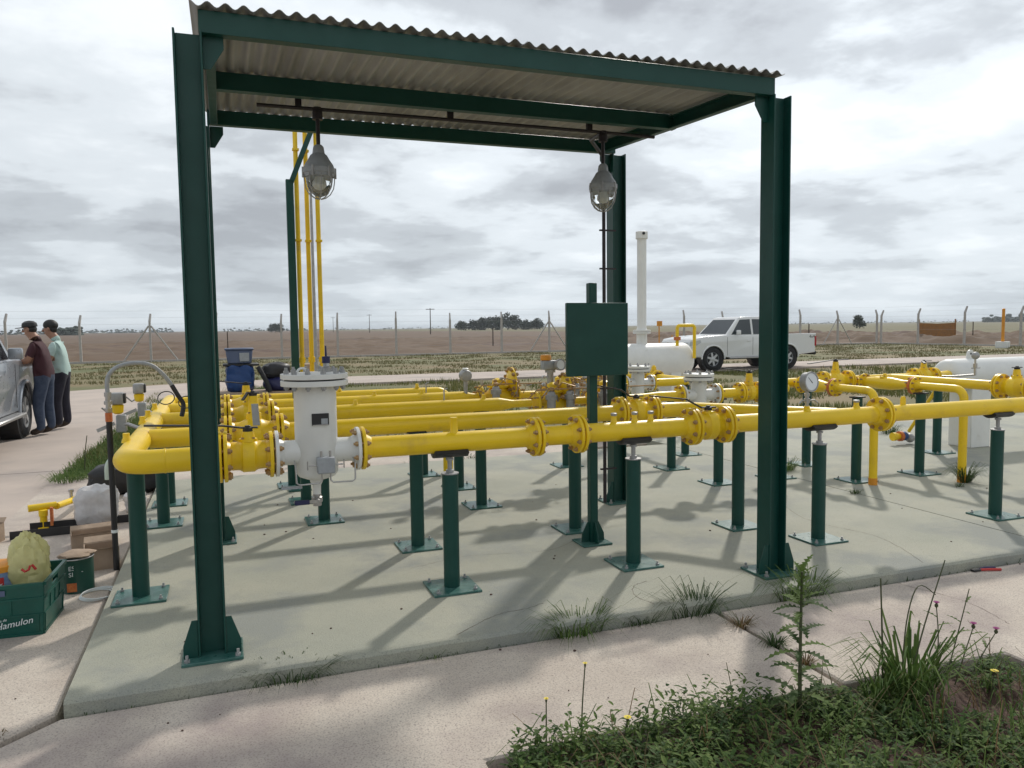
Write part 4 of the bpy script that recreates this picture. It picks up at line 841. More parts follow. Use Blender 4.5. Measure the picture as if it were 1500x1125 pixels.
# tool bench beyond the pipework with boxes on it
tb = thing('work_bench', 'low bench mostly hidden behind the left pipes, loaded with bags', 'bench', (0.55, 12.6, 0.0))
MB().box((0.60, 12.6, 0.60), (1.5, 0.6, 0.04)).build('top', 'cardboard', tb)
for sx in (-0.68, 0.68):
    for sy in (-0.24, 0.24): MB().box((0.6+sx, 12.6+sy, 0.26), (0.05, 0.05, 0.64)).build('leg', 'galv', tb)
def soft(c, d, seed, n=14, m=9, k=0.12, p=2.6):
    """rounded cloth-like lump: superellipsoid with folds"""
    mb = MB(); c = V(c)
    for i in range(m+1):
        t = PI*i/m
        for j in range(n):
            g = 2*PI*j/n; q = V((math.sin(t)*math.cos(g), math.sin(t)*math.sin(g), math.cos(t)))
            s = (abs(q.x)**p + abs(q.y)**p + abs(q.z)**p)**(-1/p)
            s *= 1 + k*noise.fractal(q*2.2 + V((seed, 0, 0)), 0.6, 2.1, 4)
            mb.v.append(c + V((q.x*s*d[0]/2, q.y*s*d[1]/2, q.z*s*d[2]/2)))
    mb.f = [(i*n+j, (i+1)*n+j, (i+1)*n+(j+1) % n, i*n+(j+1) % n) for i in range(m) for j in range(n)]
    return mb
tag(soft((0.20, 12.6, 0.83), (0.40, 0.38, 0.42), 3.1, 28, 18, 0.16, 6).build('tool_bag', 'blue', None, (0.2, 12.6, 0.62)), 'bright blue bag between the columns at the left', 'bag')
tt = thing('storage_tote', 'blue-grey lidded plastic tote on top of the bright blue bag', 'tote', (0.20, 12.6, 1.04))
MB().prism([(-0.17, 0), (0.17, 0), (0.195, 0.20), (-0.195, 0.20)], (0.20, 12.42, 1.055), EX, EZ, (0, 0.36, 0)).build('bin', 'bluegrey', tt, bevel=0.012)
MB().box((0.20, 12.6, 1.268), (0.42, 0.40, 0.03)).build('lid', 'bluegrey', tt, bevel=0.010)
MB().box((0.27, 12.41, 1.15), (0.14, 0.012, 0.13)).build('side_panel', 'greypaint', tt, bevel=0.004)
MB().box((0.22, 12.60, 1.03), (0.52, 0.36, 0.035)).build('base_tray', 'black', tt, bevel=0.008)
tag(soft((0.74, 12.6, 0.92), (0.42, 0.36, 0.26), 8.2, 20, 12, 0.14, 3).build('tool_bag', 'black', None, (0.74, 12.6, 0.8)), 'upper black cloth bag behind the yellow valves', 'bag')
tag(soft((0.80, 12.55, 0.72), (0.52, 0.42, 0.22), 5.7, 20, 12, 0.14, 3).build('tool_bag', 'navy', None, (0.8, 12.55, 0.62)), 'dark navy bag under the upper black bag', 'bag')
st = MB().tube(smooth_pts([(0.46, 12.35, 1.0), (0.52, 12.32, 0.88), (0.58, 12.30, 0.75), (0.62, 12.3, 0.62)], 4), 0.035, 10)
tag(st.build('cable_bundle', 'rubber', None, (0.5, 12.3, 0.6)), 'black strap hanging beside the bright blue bag', 'strap')
tag(MB().box((1.18, 12.7, 0.90), (0.30, 0.25, 0.22), 0.2).box((1.18, 12.7, 0.7), (0.34, 0.3, 0.16), 0.1).build('wooden_box', 'cardboard', None, (1.18, 12.7, 0.62), bevel=0.006), 'brown box left of the yellow vent stacks', 'box')

# ------------------------------------------------------------------ pile of tools and containers on the left paving
PZ = 0.04
cr = thing('plastic_crate', 'dark green plastic crate with white lettering at the left picture edge', 'crate', (-1.06, 4.60, PZ))
cx, cy, cw, cl, ch = -1.15, 4.60, 0.50, 0.36, 0.27          # outer size
crz = -0.06; RM = Matrix.Rotation(crz, 3, 'Z')
def crp(x, y, z): return V((cx, cy, PZ)) + RM @ V((x, y, z))
def crate_wall(p, q, name):
    """one slightly flared wall from p to q (floor corners) with ribs and a rim"""
    mb = MB(); p = V(p); q = V(q); n = V((q.y-p.y, p.x-q.x, 0)).normalized(); fl_ = 0.018
    def P(t, z, d): b = p.lerp(q, t); e = V((b.x*(1+0.075*z/ch), b.y*(1+0.09*z/ch), 0)) + n*d; return crp(e.x, e.y, z)
    def slabq(t0, t1, z0_, z1_, d0, d1):
        mb.add([P(t0, z0_, d0), P(t1, z0_, d0), P(t1, z1_, d0), P(t0, z1_, d0), P(t0, z0_, d1), P(t1, z0_, d1), P(t1, z1_, d1), P(t0, z1_, d1)],
               [(0, 3, 2, 1), (4, 5, 6, 7), (0, 1, 5, 4), (1, 2, 6, 5), (2, 3, 7, 6), (3, 0, 4, 7)])
    L = (q-p).length; w0 = 0.5-0.055/L; w1 = 0.5+0.055/L
    slabq(0, 1, 0, 0.215, -0.004, 0.004); slabq(0, w0, 0.215, ch, -0.004, 0.004); slabq(w1, 1, 0.215, ch, -0.004, 0.004); slabq(w0, w1, 0.247, ch, -0.004, 0.004)
    slabq(0, 1, ch-0.018, ch, 0.0042, 0.013); slabq(0, 1, 0.186, 0.196, 0.0042, 0.010); slabq(0, 1, 0.105, 0.111, 0.0042, 0.009); slabq(0, 1, 0.0, 0.014, 0.0042, 0.009)
    for k in range(5): t = 0.04+0.92*k/4; slabq(t-0.006, t+0.006, 0.0145, 0.1045, 0.0042, 0.0085) if k in (0, 4) else slabq(t-0.005, t+0.005, 0.1115, 0.1855, 0.0042, 0.0085)
    return mb.build(name, 'crate', cr)
hw, hl_ = cw/2, cl/2
crate_wall((-hw, -hl_, 0), (hw, -hl_, 0), 'front_wall'); crate_wall((hw, -hl_, 0), (hw, hl_, 0), 'side_wall'); crate_wall((hw, hl_, 0), (-hw, hl_, 0), 'rear_wall'); crate_wall((-hw, hl_, 0), (-hw, -hl_, 0), 'side_wall')
MB().box(crp(0, 0, 0.008), (cw, cl, 0.012), crz).build('floor', 'crate', cr)
ux = RM @ V((1, 0, 0))
text_mesh('lettering', 'Hamulon', 'whiteprint', cr, crp(0.045, -hl_-0.016, 0.046), ux + V((0, 0, 0.14)), V((-0.10, 0, 1)), 0.046, 0.004, 0.3)
text_mesh('lettering', 'agua de', 'whiteprint', cr, crp(0.045, -hl_-0.018, 0.084), ux + V((0, 0, 0.14)), V((-0.10, 0, 1)), 0.018, 0.004, 0.3)
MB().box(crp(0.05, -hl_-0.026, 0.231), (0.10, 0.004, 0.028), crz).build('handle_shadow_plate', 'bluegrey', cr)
# can, bag and carton inside the crate
def can(name, label, c, r, h, m, cat='can', rim='steel'):
    t = thing(name, label, cat, c); c = V(c)
    MB().lathe(c, EZ, [(0, r*0.97), (0.004, r), (0.008, r*0.985), (h-0.012, r*0.985), (h-0.008, r), (h, r)], 30).build('body', m, t)
    MB().tube([c + V((math.cos(a)*r, math.sin(a)*r, h)) for a in [2*PI*k/30 for k in range(31)]], 0.004, 6).build('rim', rim, t)
    return t
cn = can('paint_can', 'blue can with orange lid standing in the green crate', crp(0.02, 0.0, 0.016), 0.085, 0.30, 'canblue')
o_ = crp(0.02, 0.0, 0.016)
MB().lathe(o_ + EZ*0.285, EZ, [(0, 0.0895), (0.028, 0.0895), (0.032, 0.084), (0.033, 0)], 30).build('lid', 'orange', cn)
lb = MB()
for i, (a0, a1, z0_, z1_) in enumerate(((-1.9, -1.15, 0.205, 0.262),)):
    n = 8
    lb.add([o_ + V((math.cos(a0+(a1-a0)*k/n)*0.0870, math.sin(a0+(a1-a0)*k/n)*0.0870, z)) for z in (z0_, z1_) for k in range(n+1)], [(k, k+1, n+2+k, n+1+k) for k in range(n)])
lbo = lb.build('label', 'red', cn)
text_mesh('lettering', 'latex', 'whiteprint', lbo, o_ + V((-0.034, -0.0905, 0.218)), EX, EZ, 0.034)
yb = soft(crp(0.145, 0.03, 0.285), (0.20, 0.20, 0.33), 2.4, 40, 30, 0.20, 2.3)
yb = tag(yb.build('plastic_bag', 'bag_yellow', None, crp(0.165, 0.03, 0.12)), 'crumpled translucent yellow plastic bag with red mark in the green crate', 'bag')
tag(MB().box(crp(-0.13, 0.10, 0.335), (0.22, 0.13, 0.022), 0.25, R=Matrix.Rotation(0.25, 3, 'Z') @ Matrix.Rotation(0.12, 3, 'X')).build('carton_flap', 'paper', None, crp(-0.13, 0.10, 0.3)), 'white card lying on top of the blue can', 'card')
mk = MB(); mk.tube([crp(0.145, -0.090, 0.315), crp(0.16, -0.094, 0.302), crp(0.178, -0.092, 0.310), crp(0.184, -0.088, 0.33)], 0.006, 6); mk.tube([crp(0.192, -0.086, 0.332), crp(0.206, -0.080, 0.306)], 0.007, 6)
mk.build('printed_mark', 'red', yb)
cg = can('paint_can', 'dark green paint can with white print, right of the crate', (-0.865, 5.10, PZ), 0.09, 0.20, 'cangreen')
text_mesh('lettering', 'ESM\nSINT', 'whiteprint', cg, (-0.895, 5.10-0.0895, PZ+0.14), V((0.98, 0.2, 0)), EZ, 0.036, 0.004)
MB().box((-0.88, 5.10-0.0885, PZ+0.04), (0.05, 0.004, 0.05)).build('label', 'rust', cg)
cv = MB()
for k in range(10): pass
tag(soft((-0.865, 5.10, PZ+0.215), (0.19, 0.17, 0.035), 9.1, 16, 8, 0.35, 2).build('paint_rag', 'cardboard', None, (-0.865, 5.1, PZ+0.2)), 'crumpled brown rag on the dark green paint can', 'rag')
wr = MB()
for k in range(3): wr.tube([V((-0.745+0.01*k, 4.93, PZ+0.006+0.006*k)) + V((math.cos(a)*(0.085+0.006*k), math.sin(a)*(0.10+0.004*k), 0)) for a in [2*PI*i/28 for i in range(29)]], 0.0038, 6)
tag(wr.build('wire_coil', 'whiteprint', None, (-0.745, 4.93, PZ)), 'coil of white wire on the paving beside the slab', 'wire')
# cartons
def carton(label, c, d, rz, tilt=0.0, flaps=True):
    t = thing('cardboard_box', label, 'box', c); c = V(c); M = Matrix.Rotation(rz, 3, 'Z') @ Matrix.Rotation(tilt, 3, 'X')
    def P(x, y, z): return c + M @ V((x*d[0]/2, y*d[1]/2, z*d[2]))
    MB().add([P(-1, -1, 0), P(1, -1, 0), P(1, 1, 0), P(-1, 1, 0), P(-1, -1, 1), P(1, -1, 1), P(1, 1, 1), P(-1, 1, 1), P(-.95, -.95, .98), P(.95, -.95, .98), P(.95, .95, .98), P(-.95, .95, .98), P(-.95, -.95, .05), P(.95, -.95, .05), P(.95, .95, .05), P(-.95, .95, .05)],
        [(0, 3, 2, 1), (0, 1, 5, 4), (1, 2, 6, 5), (2, 3, 7, 6), (3, 0, 4, 7), (4, 5, 9, 8), (5, 6, 10, 9), (6, 7, 11, 10), (7, 4, 8, 11), (8, 9, 13, 12), (9, 10, 14, 13), (10, 11, 15, 14), (11, 8, 12, 15), (12, 13, 14, 15)]).build('carton', 'cardboard', t, smooth=False)
    if flaps:
        for s, q in ((-1, 0.5), (1, 0.8)):
            MB().prism([(-1, 0), (1, 0), (0.97, q), (-0.97, q)], P(0, s, 1), M @ V((d[0]/2, 0, 0)), M @ V((0, s*d[1]*0.35, d[2]*0.25)), M @ V((0, 0, 0.003))).build('flap', 'cardboard', t)
    return t
carton('open cardboard box behind the green paint can, beside the black riser', (-0.80, 5.58, PZ), (0.20, 0.22, 0.13), 0.15)
carton('longer cardboard box with raised flap in front of the white bag', (-0.93, 6.16, PZ), (0.28, 0.17, 0.10), 0.2)
carton('small brown cardboard box at the left picture edge behind the crate', (-1.66, 6.5, PZ), (0.16, 0.16, 0.13), -0.2)
tag(soft((-1.0, 6.85, PZ+0.145), (0.30, 0.30, 0.30), 6.6, 36, 26, 0.12, 4.0).build('plastic_bag', 'bag_white', None, (-0.98, 6.85, PZ)), 'white plastic bag pulled over a box on the left paving', 'bag')
tag(soft((-0.76, 7.2, PZ+0.08), (0.16, 0.24, 0.20), 1.3, 18, 12, 0.3, 2.4).build('plastic_bag', 'bag_white', None, (-0.76, 7.2, PZ)), 'small white bag half hidden by the left header support', 'bag')
for i, (x, y, L, rz, lab) in enumerate(((-1.22, 6.55, 0.62, 0.06, 'front dark steel angle bar lying on the left paving'), (-1.10, 6.78, 0.70, 0.02, 'rear dark steel angle bar lying on the left paving'))):
    mb = MB(); R_ = Matrix.Rotation(rz, 3, 'Z'); mb.prism([(0, 0), (0.06, 0), (0.06, 0.006), (0.006, 0.006), (0.006, 0.06), (0, 0.06)], V((x, y, PZ+0.001)) - R_ @ V((L/2, 0, 0)), R_ @ V((0, 1, 0)), EZ, R_ @ V((L, 0, 0)))
    tag(mb.build('angle_bar', 'black', None, (x, y, PZ)), lab, 'steel bar', 'steel bars on the left paving')
yv = thing('spare_pipe_valve', 'loose yellow valve and pipe lying on the left paving', 'valve', (-1.38, 7.0, PZ))
MB().lathe((-1.36, 6.80, PZ), EZ, [(0, 0.045), (0.02, 0.045), (0.022, 0.026), (0.10, 0.026), (0.105, 0.032), (0.15, 0.032), (0.155, 0.02)], 14).build('body', 'yellow', yv)
MB().cyl((-1.46, 6.80, PZ+0.17), (-1.28, 6.86, PZ+0.17), 0.028, n=12).build('tee', 'yellow', yv)
MB().tube([(-1.28, 6.86, PZ+0.16), (-1.22, 7.3, PZ+0.12), (-1.10, 8.9, PZ+0.05)], 0.026, 12).build('pipe', 'yellow', yv)
MB().tube(smooth_pts([(-1.22, 7.20, PZ+0.13), (-1.16, 7.2, PZ+0.14), (-1.12, 7.18, PZ+0.09), (-1.10, 7.16, PZ+0.02)], 3), 0.03, 12).build('elbow', 'yellow', yv)
MB().lathe((-1.25, 7.3, PZ+0.13), EZ, [(0, 0.014), (0.05, 0.012), (0.052, 0.02), (0.075, 0.02), (0.08, 0)], 10).build('stem', 'steel', yv)
MB().box((-1.30, 6.78, PZ+0.10), (0.02, 0.03, 0.14)).build('handle', 'rust', yv)
bg = thing('tool_bag', 'black tool bag with a pale green hose arching over it on the left paving', 'bag', (-0.95, 8.1, PZ))
soft((-0.92, 8.1, PZ+0.13), (0.62, 0.36, 0.29), 4.4, 26, 14, 0.12, 3.6).build('bag', 'black', bg)
tag(MB().tube(smooth_pts([(-1.06, 7.93, PZ+0.16), (-1.05, 7.92, PZ+0.30), (-0.98, 7.93, PZ+0.37), (-0.84, 7.95, PZ+0.40), (-0.70, 7.98, PZ+0.37), (-0.62, 8.0, PZ+0.26)], 6), 0.021, 10).build('hose', 'hose', None, (-1.06, 7.93, PZ+0.16)), 'pale green hose looped over the black tool bag', 'hose')
bk = can('paint_bucket', 'small blue tin with orange paint inside, below the left header', (-0.56, 7.75, 0.1), 0.075, 0.16, 'blue', 'can', 'yellow')
MB().lathe((-0.56, 7.75, 0.262), EZ, [(0, 0.070), (0.001, 0.072), (0.003, 0.071)], 24).build('paint', 'rust', bk)
pn = thing('pliers', 'pliers with red handles lying at the slab edge on the right', 'pliers', (4.28, 3.36, PZ))
for s in (-1, 1): MB().tube([(4.24, 3.36+s*0.004, PZ+0.008), (4.29, 3.355+s*0.018, PZ+0.010), (4.36, 3.335+s*0.02, PZ+0.008)], 0.008, 8).build('grip', 'red' if s < 0 else 'navy', pn)
MB().box((4.21, 3.362, PZ+0.008), (0.06, 0.03, 0.012)).build('jaw', 'black', pn, bevel=0.003)
pebs = MB()
for k in range(70):
    x = random.uniform(-1.4, 6.5); y = random.uniform(2.6, 7.6); z = 0.1 if (y > 3.5 and x > -0.6) else PZ
    if x < -0.6 and y < 3.5: continue
    pebs.ball((x, y, z+0.002), random.uniform(0.003, 0.009), 6, 4, (1, 1, 0.6))
pebs.build('pebbles', 'soil', None, kind='stuff', label='scattered small pebbles and crumbs of soil on the concrete')

# ------------------------------------------------------------------ pickups
def pickup(label, paint, loc, rz):
    t = thing('pickup_truck', label, 'pickup', (0, 0, 0))
    WB, WR, HW = 1.54, 0.375, 0.885
    def arch(cx, a0, a1, r=0.455, n=12): return [(cx + r*math.cos(a0+(a1-a0)*k/n), 0.385 + r*math.sin(a0+(a1-a0)*k/n)) for k in range(n+1)]
    lo = [(-0.96, 0.42), (1.03, 0.42)] + arch(WB, PI-0.08, 0.08) + [(2.06, 0.44), (2.40, 0.46), (2.50, 0.58), (2.51, 0.78), (2.49, 0.94), (2.42, 1.06), (1.90, 1.145), (1.05, 1.19), (-0.96, 1.17)]
    def shell(poly, hw, bev):
        mb = MB(); n = len(poly)
        rows = [(-hw+0.045, 0.93), (-hw, 0.80), (-hw, 0.0), (hw, 0.0), (hw, 0.80), (hw-0.045, 0.93)]
        mb.prism(poly, (0, -hw, 0), EX, EZ, (0, 2*hw, 0)); return mb
    shell(lo, HW, 0).build('body', paint, t, bevel=0.045, seg=3, ang=50)
    # cab roof with pillars and glass set in
    zb, zr = 1.165, 1.80
    prof = [(1.02, zb), (0.44, zr-0.035), (0.30, zr), (-0.76, zr+0.01), (-0.86, zr-0.03), (-0.955, zb)]
    hwz = lambda z: 0.855 - (z-zb)*0.20
    mb = MB(); n = len(prof); mb.add([(x, -hwz(z), z) for x, z in prof] + [(x, hwz(z), z) for x, z in prof], [tuple(range(n)), tuple(range(2*n-1, n-1, -1))] + [(i, n+i, n+(i+1) % n, (i+1) % n) for i in range(n)])
    mb.build('cab', paint, t, bevel=0.035, seg=3, ang=50)
    def sidewin(poly, s, name='window'):
        a = [V((x, s*(hwz(z)+0.004), z)) for x, z in poly]; b = [p - V((0, s*0.02, 0)) for p in a]; k = len(a)
        return MB().add(a+b, [tuple(range(k)), tuple(range(2*k-1, k-1, -1))] + [(i, (i+1) % k, k+(i+1) % k, k+i) for i in range(k)]).build(name, 'glass', t)
    for s in (-1, 1):
        sidewin([(0.80, zb+0.03), (0.40, zr-0.10), (-0.02, zr-0.085), (-0.02, zb+0.03)], s); sidewin([(-0.10, zb+0.03), (-0.10, zr-0.085), (-0.70, zr-0.095), (-0.80, zb+0.03)], s)
        # doors: seams, handles
        for x0 in (0.98, -0.06, -0.90):
            MB().box((x0, s*(HW+0.0005), 0.80), (0.010, 0.006, 0.62)).build('door_seam', 'black', t)
        for x0 in (0.10, -0.74): MB().box((x0, s*(HW+0.014), 0.98), (0.16, 0.022, 0.035)).build('door_handle', paint, t, bevel=0.008)
        m = MB().box((0.60, s*(HW+0.10), 1.27), (0.09, 0.18, 0.16)).build('mirror', paint, t, bevel=0.03, seg=2)
        MB().box((0.0, s*(HW+0.05), 0.40), (1.9, 0.16, 0.05)).build('side_step', 'steel', t, bevel=0.015)
        MB().prism([(2.49, 0.84), (2.46, 0.98), (2.05, 1.03), (2.02, 0.95), (2.20, 0.85)], (0, s*(HW-0.012), 0), EX, EZ, (0, s*0.016, 0)).build('headlight', 'lens', t, bevel=0.004)
        MB().box((2.475, s*0.70, 0.90), (0.07, 0.30, 0.14)).build('headlight', 'lens', t, bevel=0.02)
        MB().box((-2.735, s*(HW-0.06), 0.92), (0.10, 0.125, 0.36)).build('tail_light', 'redlens', t, bevel=0.012)
        # fender flares
        for cx in (WB, -WB):
            pts = [V((cx + 0.455*math.cos(a), s*(HW+0.004), 0.385+0.455*math.sin(a))) for a in [PI*k/14 for k in range(15)]]
            MB().tube(pts, 0.026, 6).build('wheel_arch', paint, t)
            MB().lathe((cx, s*(HW-0.30), 0.385), (0, s, 0), [(0, 0.44), (0.002, 0.452), (0.26, 0.452)], 20).build('wheel_well', 'black', t)
    wc = V((1.10, 0, zb)); wd = V((0.36-1.10, 0, zr-0.03-zb)); wn = V((-wd.z, 0, wd.x)).normalized()*-1
    for (o, d, hw0, hw1, nm) in (((1.02, zb), (0.44, zr-0.035), 0.76, 0.64, 'windscreen'), ((-0.955, zb), (-0.86, zr-0.03), 0.70, 0.62, 'rear_window')):
        a = V((o[0], 0, o[1])); b = V((d[0], 0, d[1])); e = b-a; nn = V((e.z, 0, -e.x)).normalized(); nn = nn if (nn.x > 0) == (o[0] > 0) else -nn
        p0 = a + e*0.08 + nn*0.005; p1 = a + e*0.90 + nn*0.005; Yv = EY
        q = [p0 - Yv*hw0, p0 + Yv*hw0, p1 + Yv*hw1, p1 - Yv*hw1]; MB().add(q + [x - nn*0.02 for x in q], [(0, 1, 2, 3), (7, 6, 5, 4), (0, 4, 5, 1), (1, 5, 6, 2), (2, 6, 7, 3), (3, 7, 4, 0)]).build(nm, 'glass', t)
    MB().box((2.50, 0, 0.85), (0.05, 1.02, 0.20)).build('grille', 'black', t, bevel=0.02)
    MB().box((2.525, 0, 0.87), (0.02, 0.9, 0.02)).build('grille_bar', 'steel', t, bevel=0.004)
    MB().box((2.49, 0, 0.60), (0.14, 1.70, 0.22)).build('front_bumper', paint, t, bevel=0.05, seg=2)
    MB().box((2.545, 0, 0.57), (0.05, 0.9, 0.10)).build('air_intake', 'black', t, bevel=0.01)
    # cargo bed
    bed = [(-0.99, 0.46)] + arch(-WB, 0.08, PI-0.08) + [(-2.06, 0.46), (-2.72, 0.52), (-2.76, 1.19), (-0.99, 1.19)]
    for s in (-1, 1): MB().prism(bed, (0, s*HW, 0), EX, EZ, (0, -s*0.09, 0)).build('bed_side', paint, t, bevel=0.014)
    MB().box((-2.74, 0, 0.88), (0.06, 1.50, 0.58)).build('tailgate', paint, t, bevel=0.012); MB().box((-1.02, 0, 0.86), (0.05, 1.58, 0.60)).build('bed_front', paint, t)
    MB().box((-1.88, 0, 0.62), (1.70, 1.58, 0.06)).build('bed_floor', 'black', t); MB().box((-2.80, 0, 0.50), (0.14, 1.60, 0.14)).build('rear_bumper', 'black', t, bevel=0.03)
    text_mesh('lettering', '4x4', 'black', t, (-2.46, HW+0.001, 1.03), (-1, 0, 0), EZ, 0.16)
    MB().box((-0.1, 0, 0.42), (3.6, 1.3, 0.16)).build('chassis', 'black', t)
    for cx in (WB, -WB):
        MB().cyl((cx, -0.75, 0.375), (cx, 0.75, 0.375), 0.05).build('axle', 'black', t)
        for s in (-1, 1):
            c = V((cx, s*0.66, WR))
            ty = MB().lathe(c, (0, s, 0), [(0, 0.24), (0.0, 0.33), (0.02, 0.36), (0.05, WR), (0.17, WR), (0.205, 0.36), (0.222, 0.33), (0.215, 0.245), (0.18, 0.235)], 32).build('wheel', 'rubber', t)
            rm = MB().lathe(c, (0, s, 0), [(0.16, 0.236), (0.205, 0.240), (0.212, 0.232), (0.17, 0.215), (0.15, 0.06), (0.15, 0.0)], 28); rmo = rm.build('rim', 'greypaint', ty)
            sp_ = MB()
            for k in range(6):
                a = 2*PI*k/6+0.3; d = V((math.cos(a), 0, math.sin(a))); e = V((-math.sin(a), 0, math.cos(a)))
                sp_.prism([(-0.042, 0.05), (0.042, 0.05), (0.03, 0.222), (-0.03, 0.222)], c + V((0, s*0.176, 0)), e, d, (0, s*0.03, 0))
            sp_.lathe(c + V((0, s*0.16, 0)), (0, s, 0), [(0, 0.075), (0.045, 0.07), (0.055, 0.04)], 16); sp_.build('spokes', 'alloy', ty)
    t.location = loc; t.rotation_euler = (0, 0, rz); return t
fr = f0*27.1 + r0*6.52; re_ = f0*28.15 + r0*9.38; mid = (fr+re_)/2; dv = fr-re_
pickup('white double cab pickup parked on the far track behind the white tank', 'carwhite', (mid.x, mid.y, 0.0), math.atan2(dv.y, dv.x))
pickup('silver pickup cut by the left picture edge, two people leaning on it', 'carsilver', (-3.70, 11.86, 0.0), PI/2)

# ------------------------------------------------------------------ people
def person(label, loc, rz, shirt, trousers, cap, arms, lean=0.0, H=1.76, long_hair=False):
    k = H/1.80; J = {}
    def j(n, x, y, z, r): J[n] = (V((x + lean*max(0, z-0.95), y, z))*k, r*k)
    j('pel', 0, 0, 0.96, 0.150); j('sp1', 0.01, 0, 1.10, 0.165); j('che', 0.0, 0, 1.31, 0.168); j('nb', 0.02, 0, 1.46, 0.100); j('nk', 0.055, 0, 1.53, 0.070)
    j('h1', 0.11, 0, 1.585, 0.080); j('h2', 0.105, 0, 1.68, 0.096); j('h3', 0.09, 0, 1.74, 0.074)
    E_ = [('pel', 'sp1'), ('sp1', 'che'), ('che', 'nb'), ('nb', 'nk'), ('nk', 'h1'), ('h1', 'h2'), ('h2', 'h3')]
    for s, n in ((1, 'L'), (-1, 'R')):
        e, w_, h = arms[n]
        J['sh'+n] = (V((0.02+lean*0.45, s*0.195, 1.405))*k, 0.086*k); J['el'+n] = (V(e)*k, 0.056*k); J['wr'+n] = (V(w_)*k, 0.032*k); J['ha'+n] = (V(h)*k, 0.034*k)
        j('hi'+n, 0, s*0.095, 0.90, 0.118); j('kn'+n, 0.015+0.07*(s > 0), s*0.105, 0.50, 0.088); j('an'+n, -0.03+0.08*(s > 0), s*0.11, 0.10, 0.066); j('to'+n, 0.16+0.05*(s > 0), s*0.125, 0.045, 0.043)
        E_ += [('che', 'sh'+n), ('sh'+n, 'el'+n), ('el'+n, 'wr'+n), ('wr'+n, 'ha'+n), ('pel', 'hi'+n), ('hi'+n, 'kn'+n), ('kn'+n, 'an'+n), ('an'+n, 'to'+n)]
    names = list(J); me = bpy.data.meshes.new('body'); me.from_pydata([J[n][0] for n in names], [(names.index(a), names.index(b)) for a, b in E_], [])
    ob = bpy.data.objects.new('body', me); col.objects.link(ob)
    md = ob.modifiers.new('skin', 'SKIN'); md.use_smooth_shade = True; md.branch_smoothing = 0.6
    if not me.skin_vertices:
        bm = bmesh.new(); bm.from_mesh(me); bm.verts.layers.skin.verify(); bm.to_mesh(me); bm.free()
    for i, n in enumerate(names):
        sv = me.skin_vertices[0].data[i]; sv.radius = (J[n][1], J[n][1]); sv.use_root = (n == 'pel')
    ob.modifiers.new('sub', 'SUBSURF').levels = 2; ob.modifiers['sub'].render_levels = 2
    dg_ = bpy.context.evaluated_depsgraph_get(); m2_ = bpy.data.meshes.new_from_object(ob.evaluated_get(dg_)); bpy.data.objects.remove(ob)
    # broaden the trunk, then colour each face by the limb it belongs to
    for v_ in m2_.vertices:
        if 0.85*k < v_.co.z < 1.48*k and abs(v_.co.y) < 0.17*k and v_.co.x < 0.2: v_.co.y *= 1.22; 
    mats = ['skin', shirt, trousers, 'shoe']; m2_.materials.clear()
    for q in mats: m2_.materials.append(MATS[q])
    seg = {}
    for a, b in E_:
        if a.startswith(('hi', 'kn', 'pel')) and not b.startswith('sp') : seg[(a, b)] = 2
        elif b.startswith('to'): seg[(a, b)] = 3
        elif b[:2] in ('wr', 'ha') or b in ('nk', 'h1', 'h2', 'h3'): seg[(a, b)] = 0
        else: seg[(a, b)] = 1
    for p in m2_.polygons:
        best = (9, 0)
        for (a, b), mi in seg.items():
            A, B = J[a][0], J[b][0]; d = B-A; tt_ = max(0, min(1, (p.center-A).dot(d)/d.dot(d))); dist = (p.center-A-d*tt_).length - (J[a][1]*(1-tt_)+J[b][1]*tt_)
            mi2 = mi
            if a.startswith('sh') and tt_ > 0.72: mi2 = 0
            if dist < best[0]: best = (dist, mi2)
        mi = best[1]
        if p.center.z > 0.93*k and mi == 2: mi = 1
        if p.center.z < 0.965*k and mi == 1: mi = 2 if p.center.z < 0.93*k else 1
        if p.center.z < 0.09*k: mi = 3
        p.material_index = mi; p.use_smooth = True
    # features added to the same mesh: fingers, nose, ears, eyes
    fx = MB(); hd_ = J['h1'][0]; hc = J['h2'][0]
    fx.ball(hc + V((0.092, 0, -0.055))*k, 0.018*k, 8, 6, (1.1, 0.8, 1.3)); fx.ball(hd_ + V((0.068, 0, -0.005))*k, 0.02*k, 8, 6, (0.7, 1.2, 0.5))
    for s in (-1, 1): fx.ball(hc + V((-0.005, s*0.09, -0.03))*k, 0.03*k, 8, 6, (0.7, 0.35, 1.1))
    for n, s in (('L', 1), ('R', -1)):
        w0, h0 = J['wr'+n][0], J['ha'+n][0]; d = (h0-w0).normalized(); sd = EZ.cross(d).normalized()
        for q in range(4):
            b0 = h0 + sd*(q-1.5)*0.019*k; L_ = (0.068, 0.080, 0.076, 0.058)[q]*k
            fx.tube([b0 - d*0.01, b0 + d*L_*0.55 - EZ*0.004, b0 + d*L_*0.85 - EZ*0.016, b0 + d*L_ - EZ*0.026], [0.0095*k, 0.0088*k, 0.008*k, 0.0065*k], 6)
        b0 = w0.lerp(h0, 0.4) - sd*s*0.02; fx.tube([b0, b0 - sd*s*0.03 + d*0.03, b0 - sd*s*0.03 + d*0.06], [0.011*k, 0.010*k, 0.008*k], 6)
    bm = bmesh.new(); bm.from_mesh(m2_); base = [bm.verts.new(v_) for v_ in fx.v]
    for f_ in fx.f:
        try: nf = bm.faces.new([base[i] for i in f_]); nf.material_index = 0; nf.smooth = True
        except ValueError: pass
    bmesh.ops.recalc_face_normals(bm, faces=bm.faces); bm.to_mesh(m2_); bm.free()
    t = thing('person', label, 'person', (0, 0, 0))
    bo = bpy.data.objects.new('body', m2_); col.objects.link(bo); bo.parent = t; OFF[bo.name] = V((0, 0, 0))
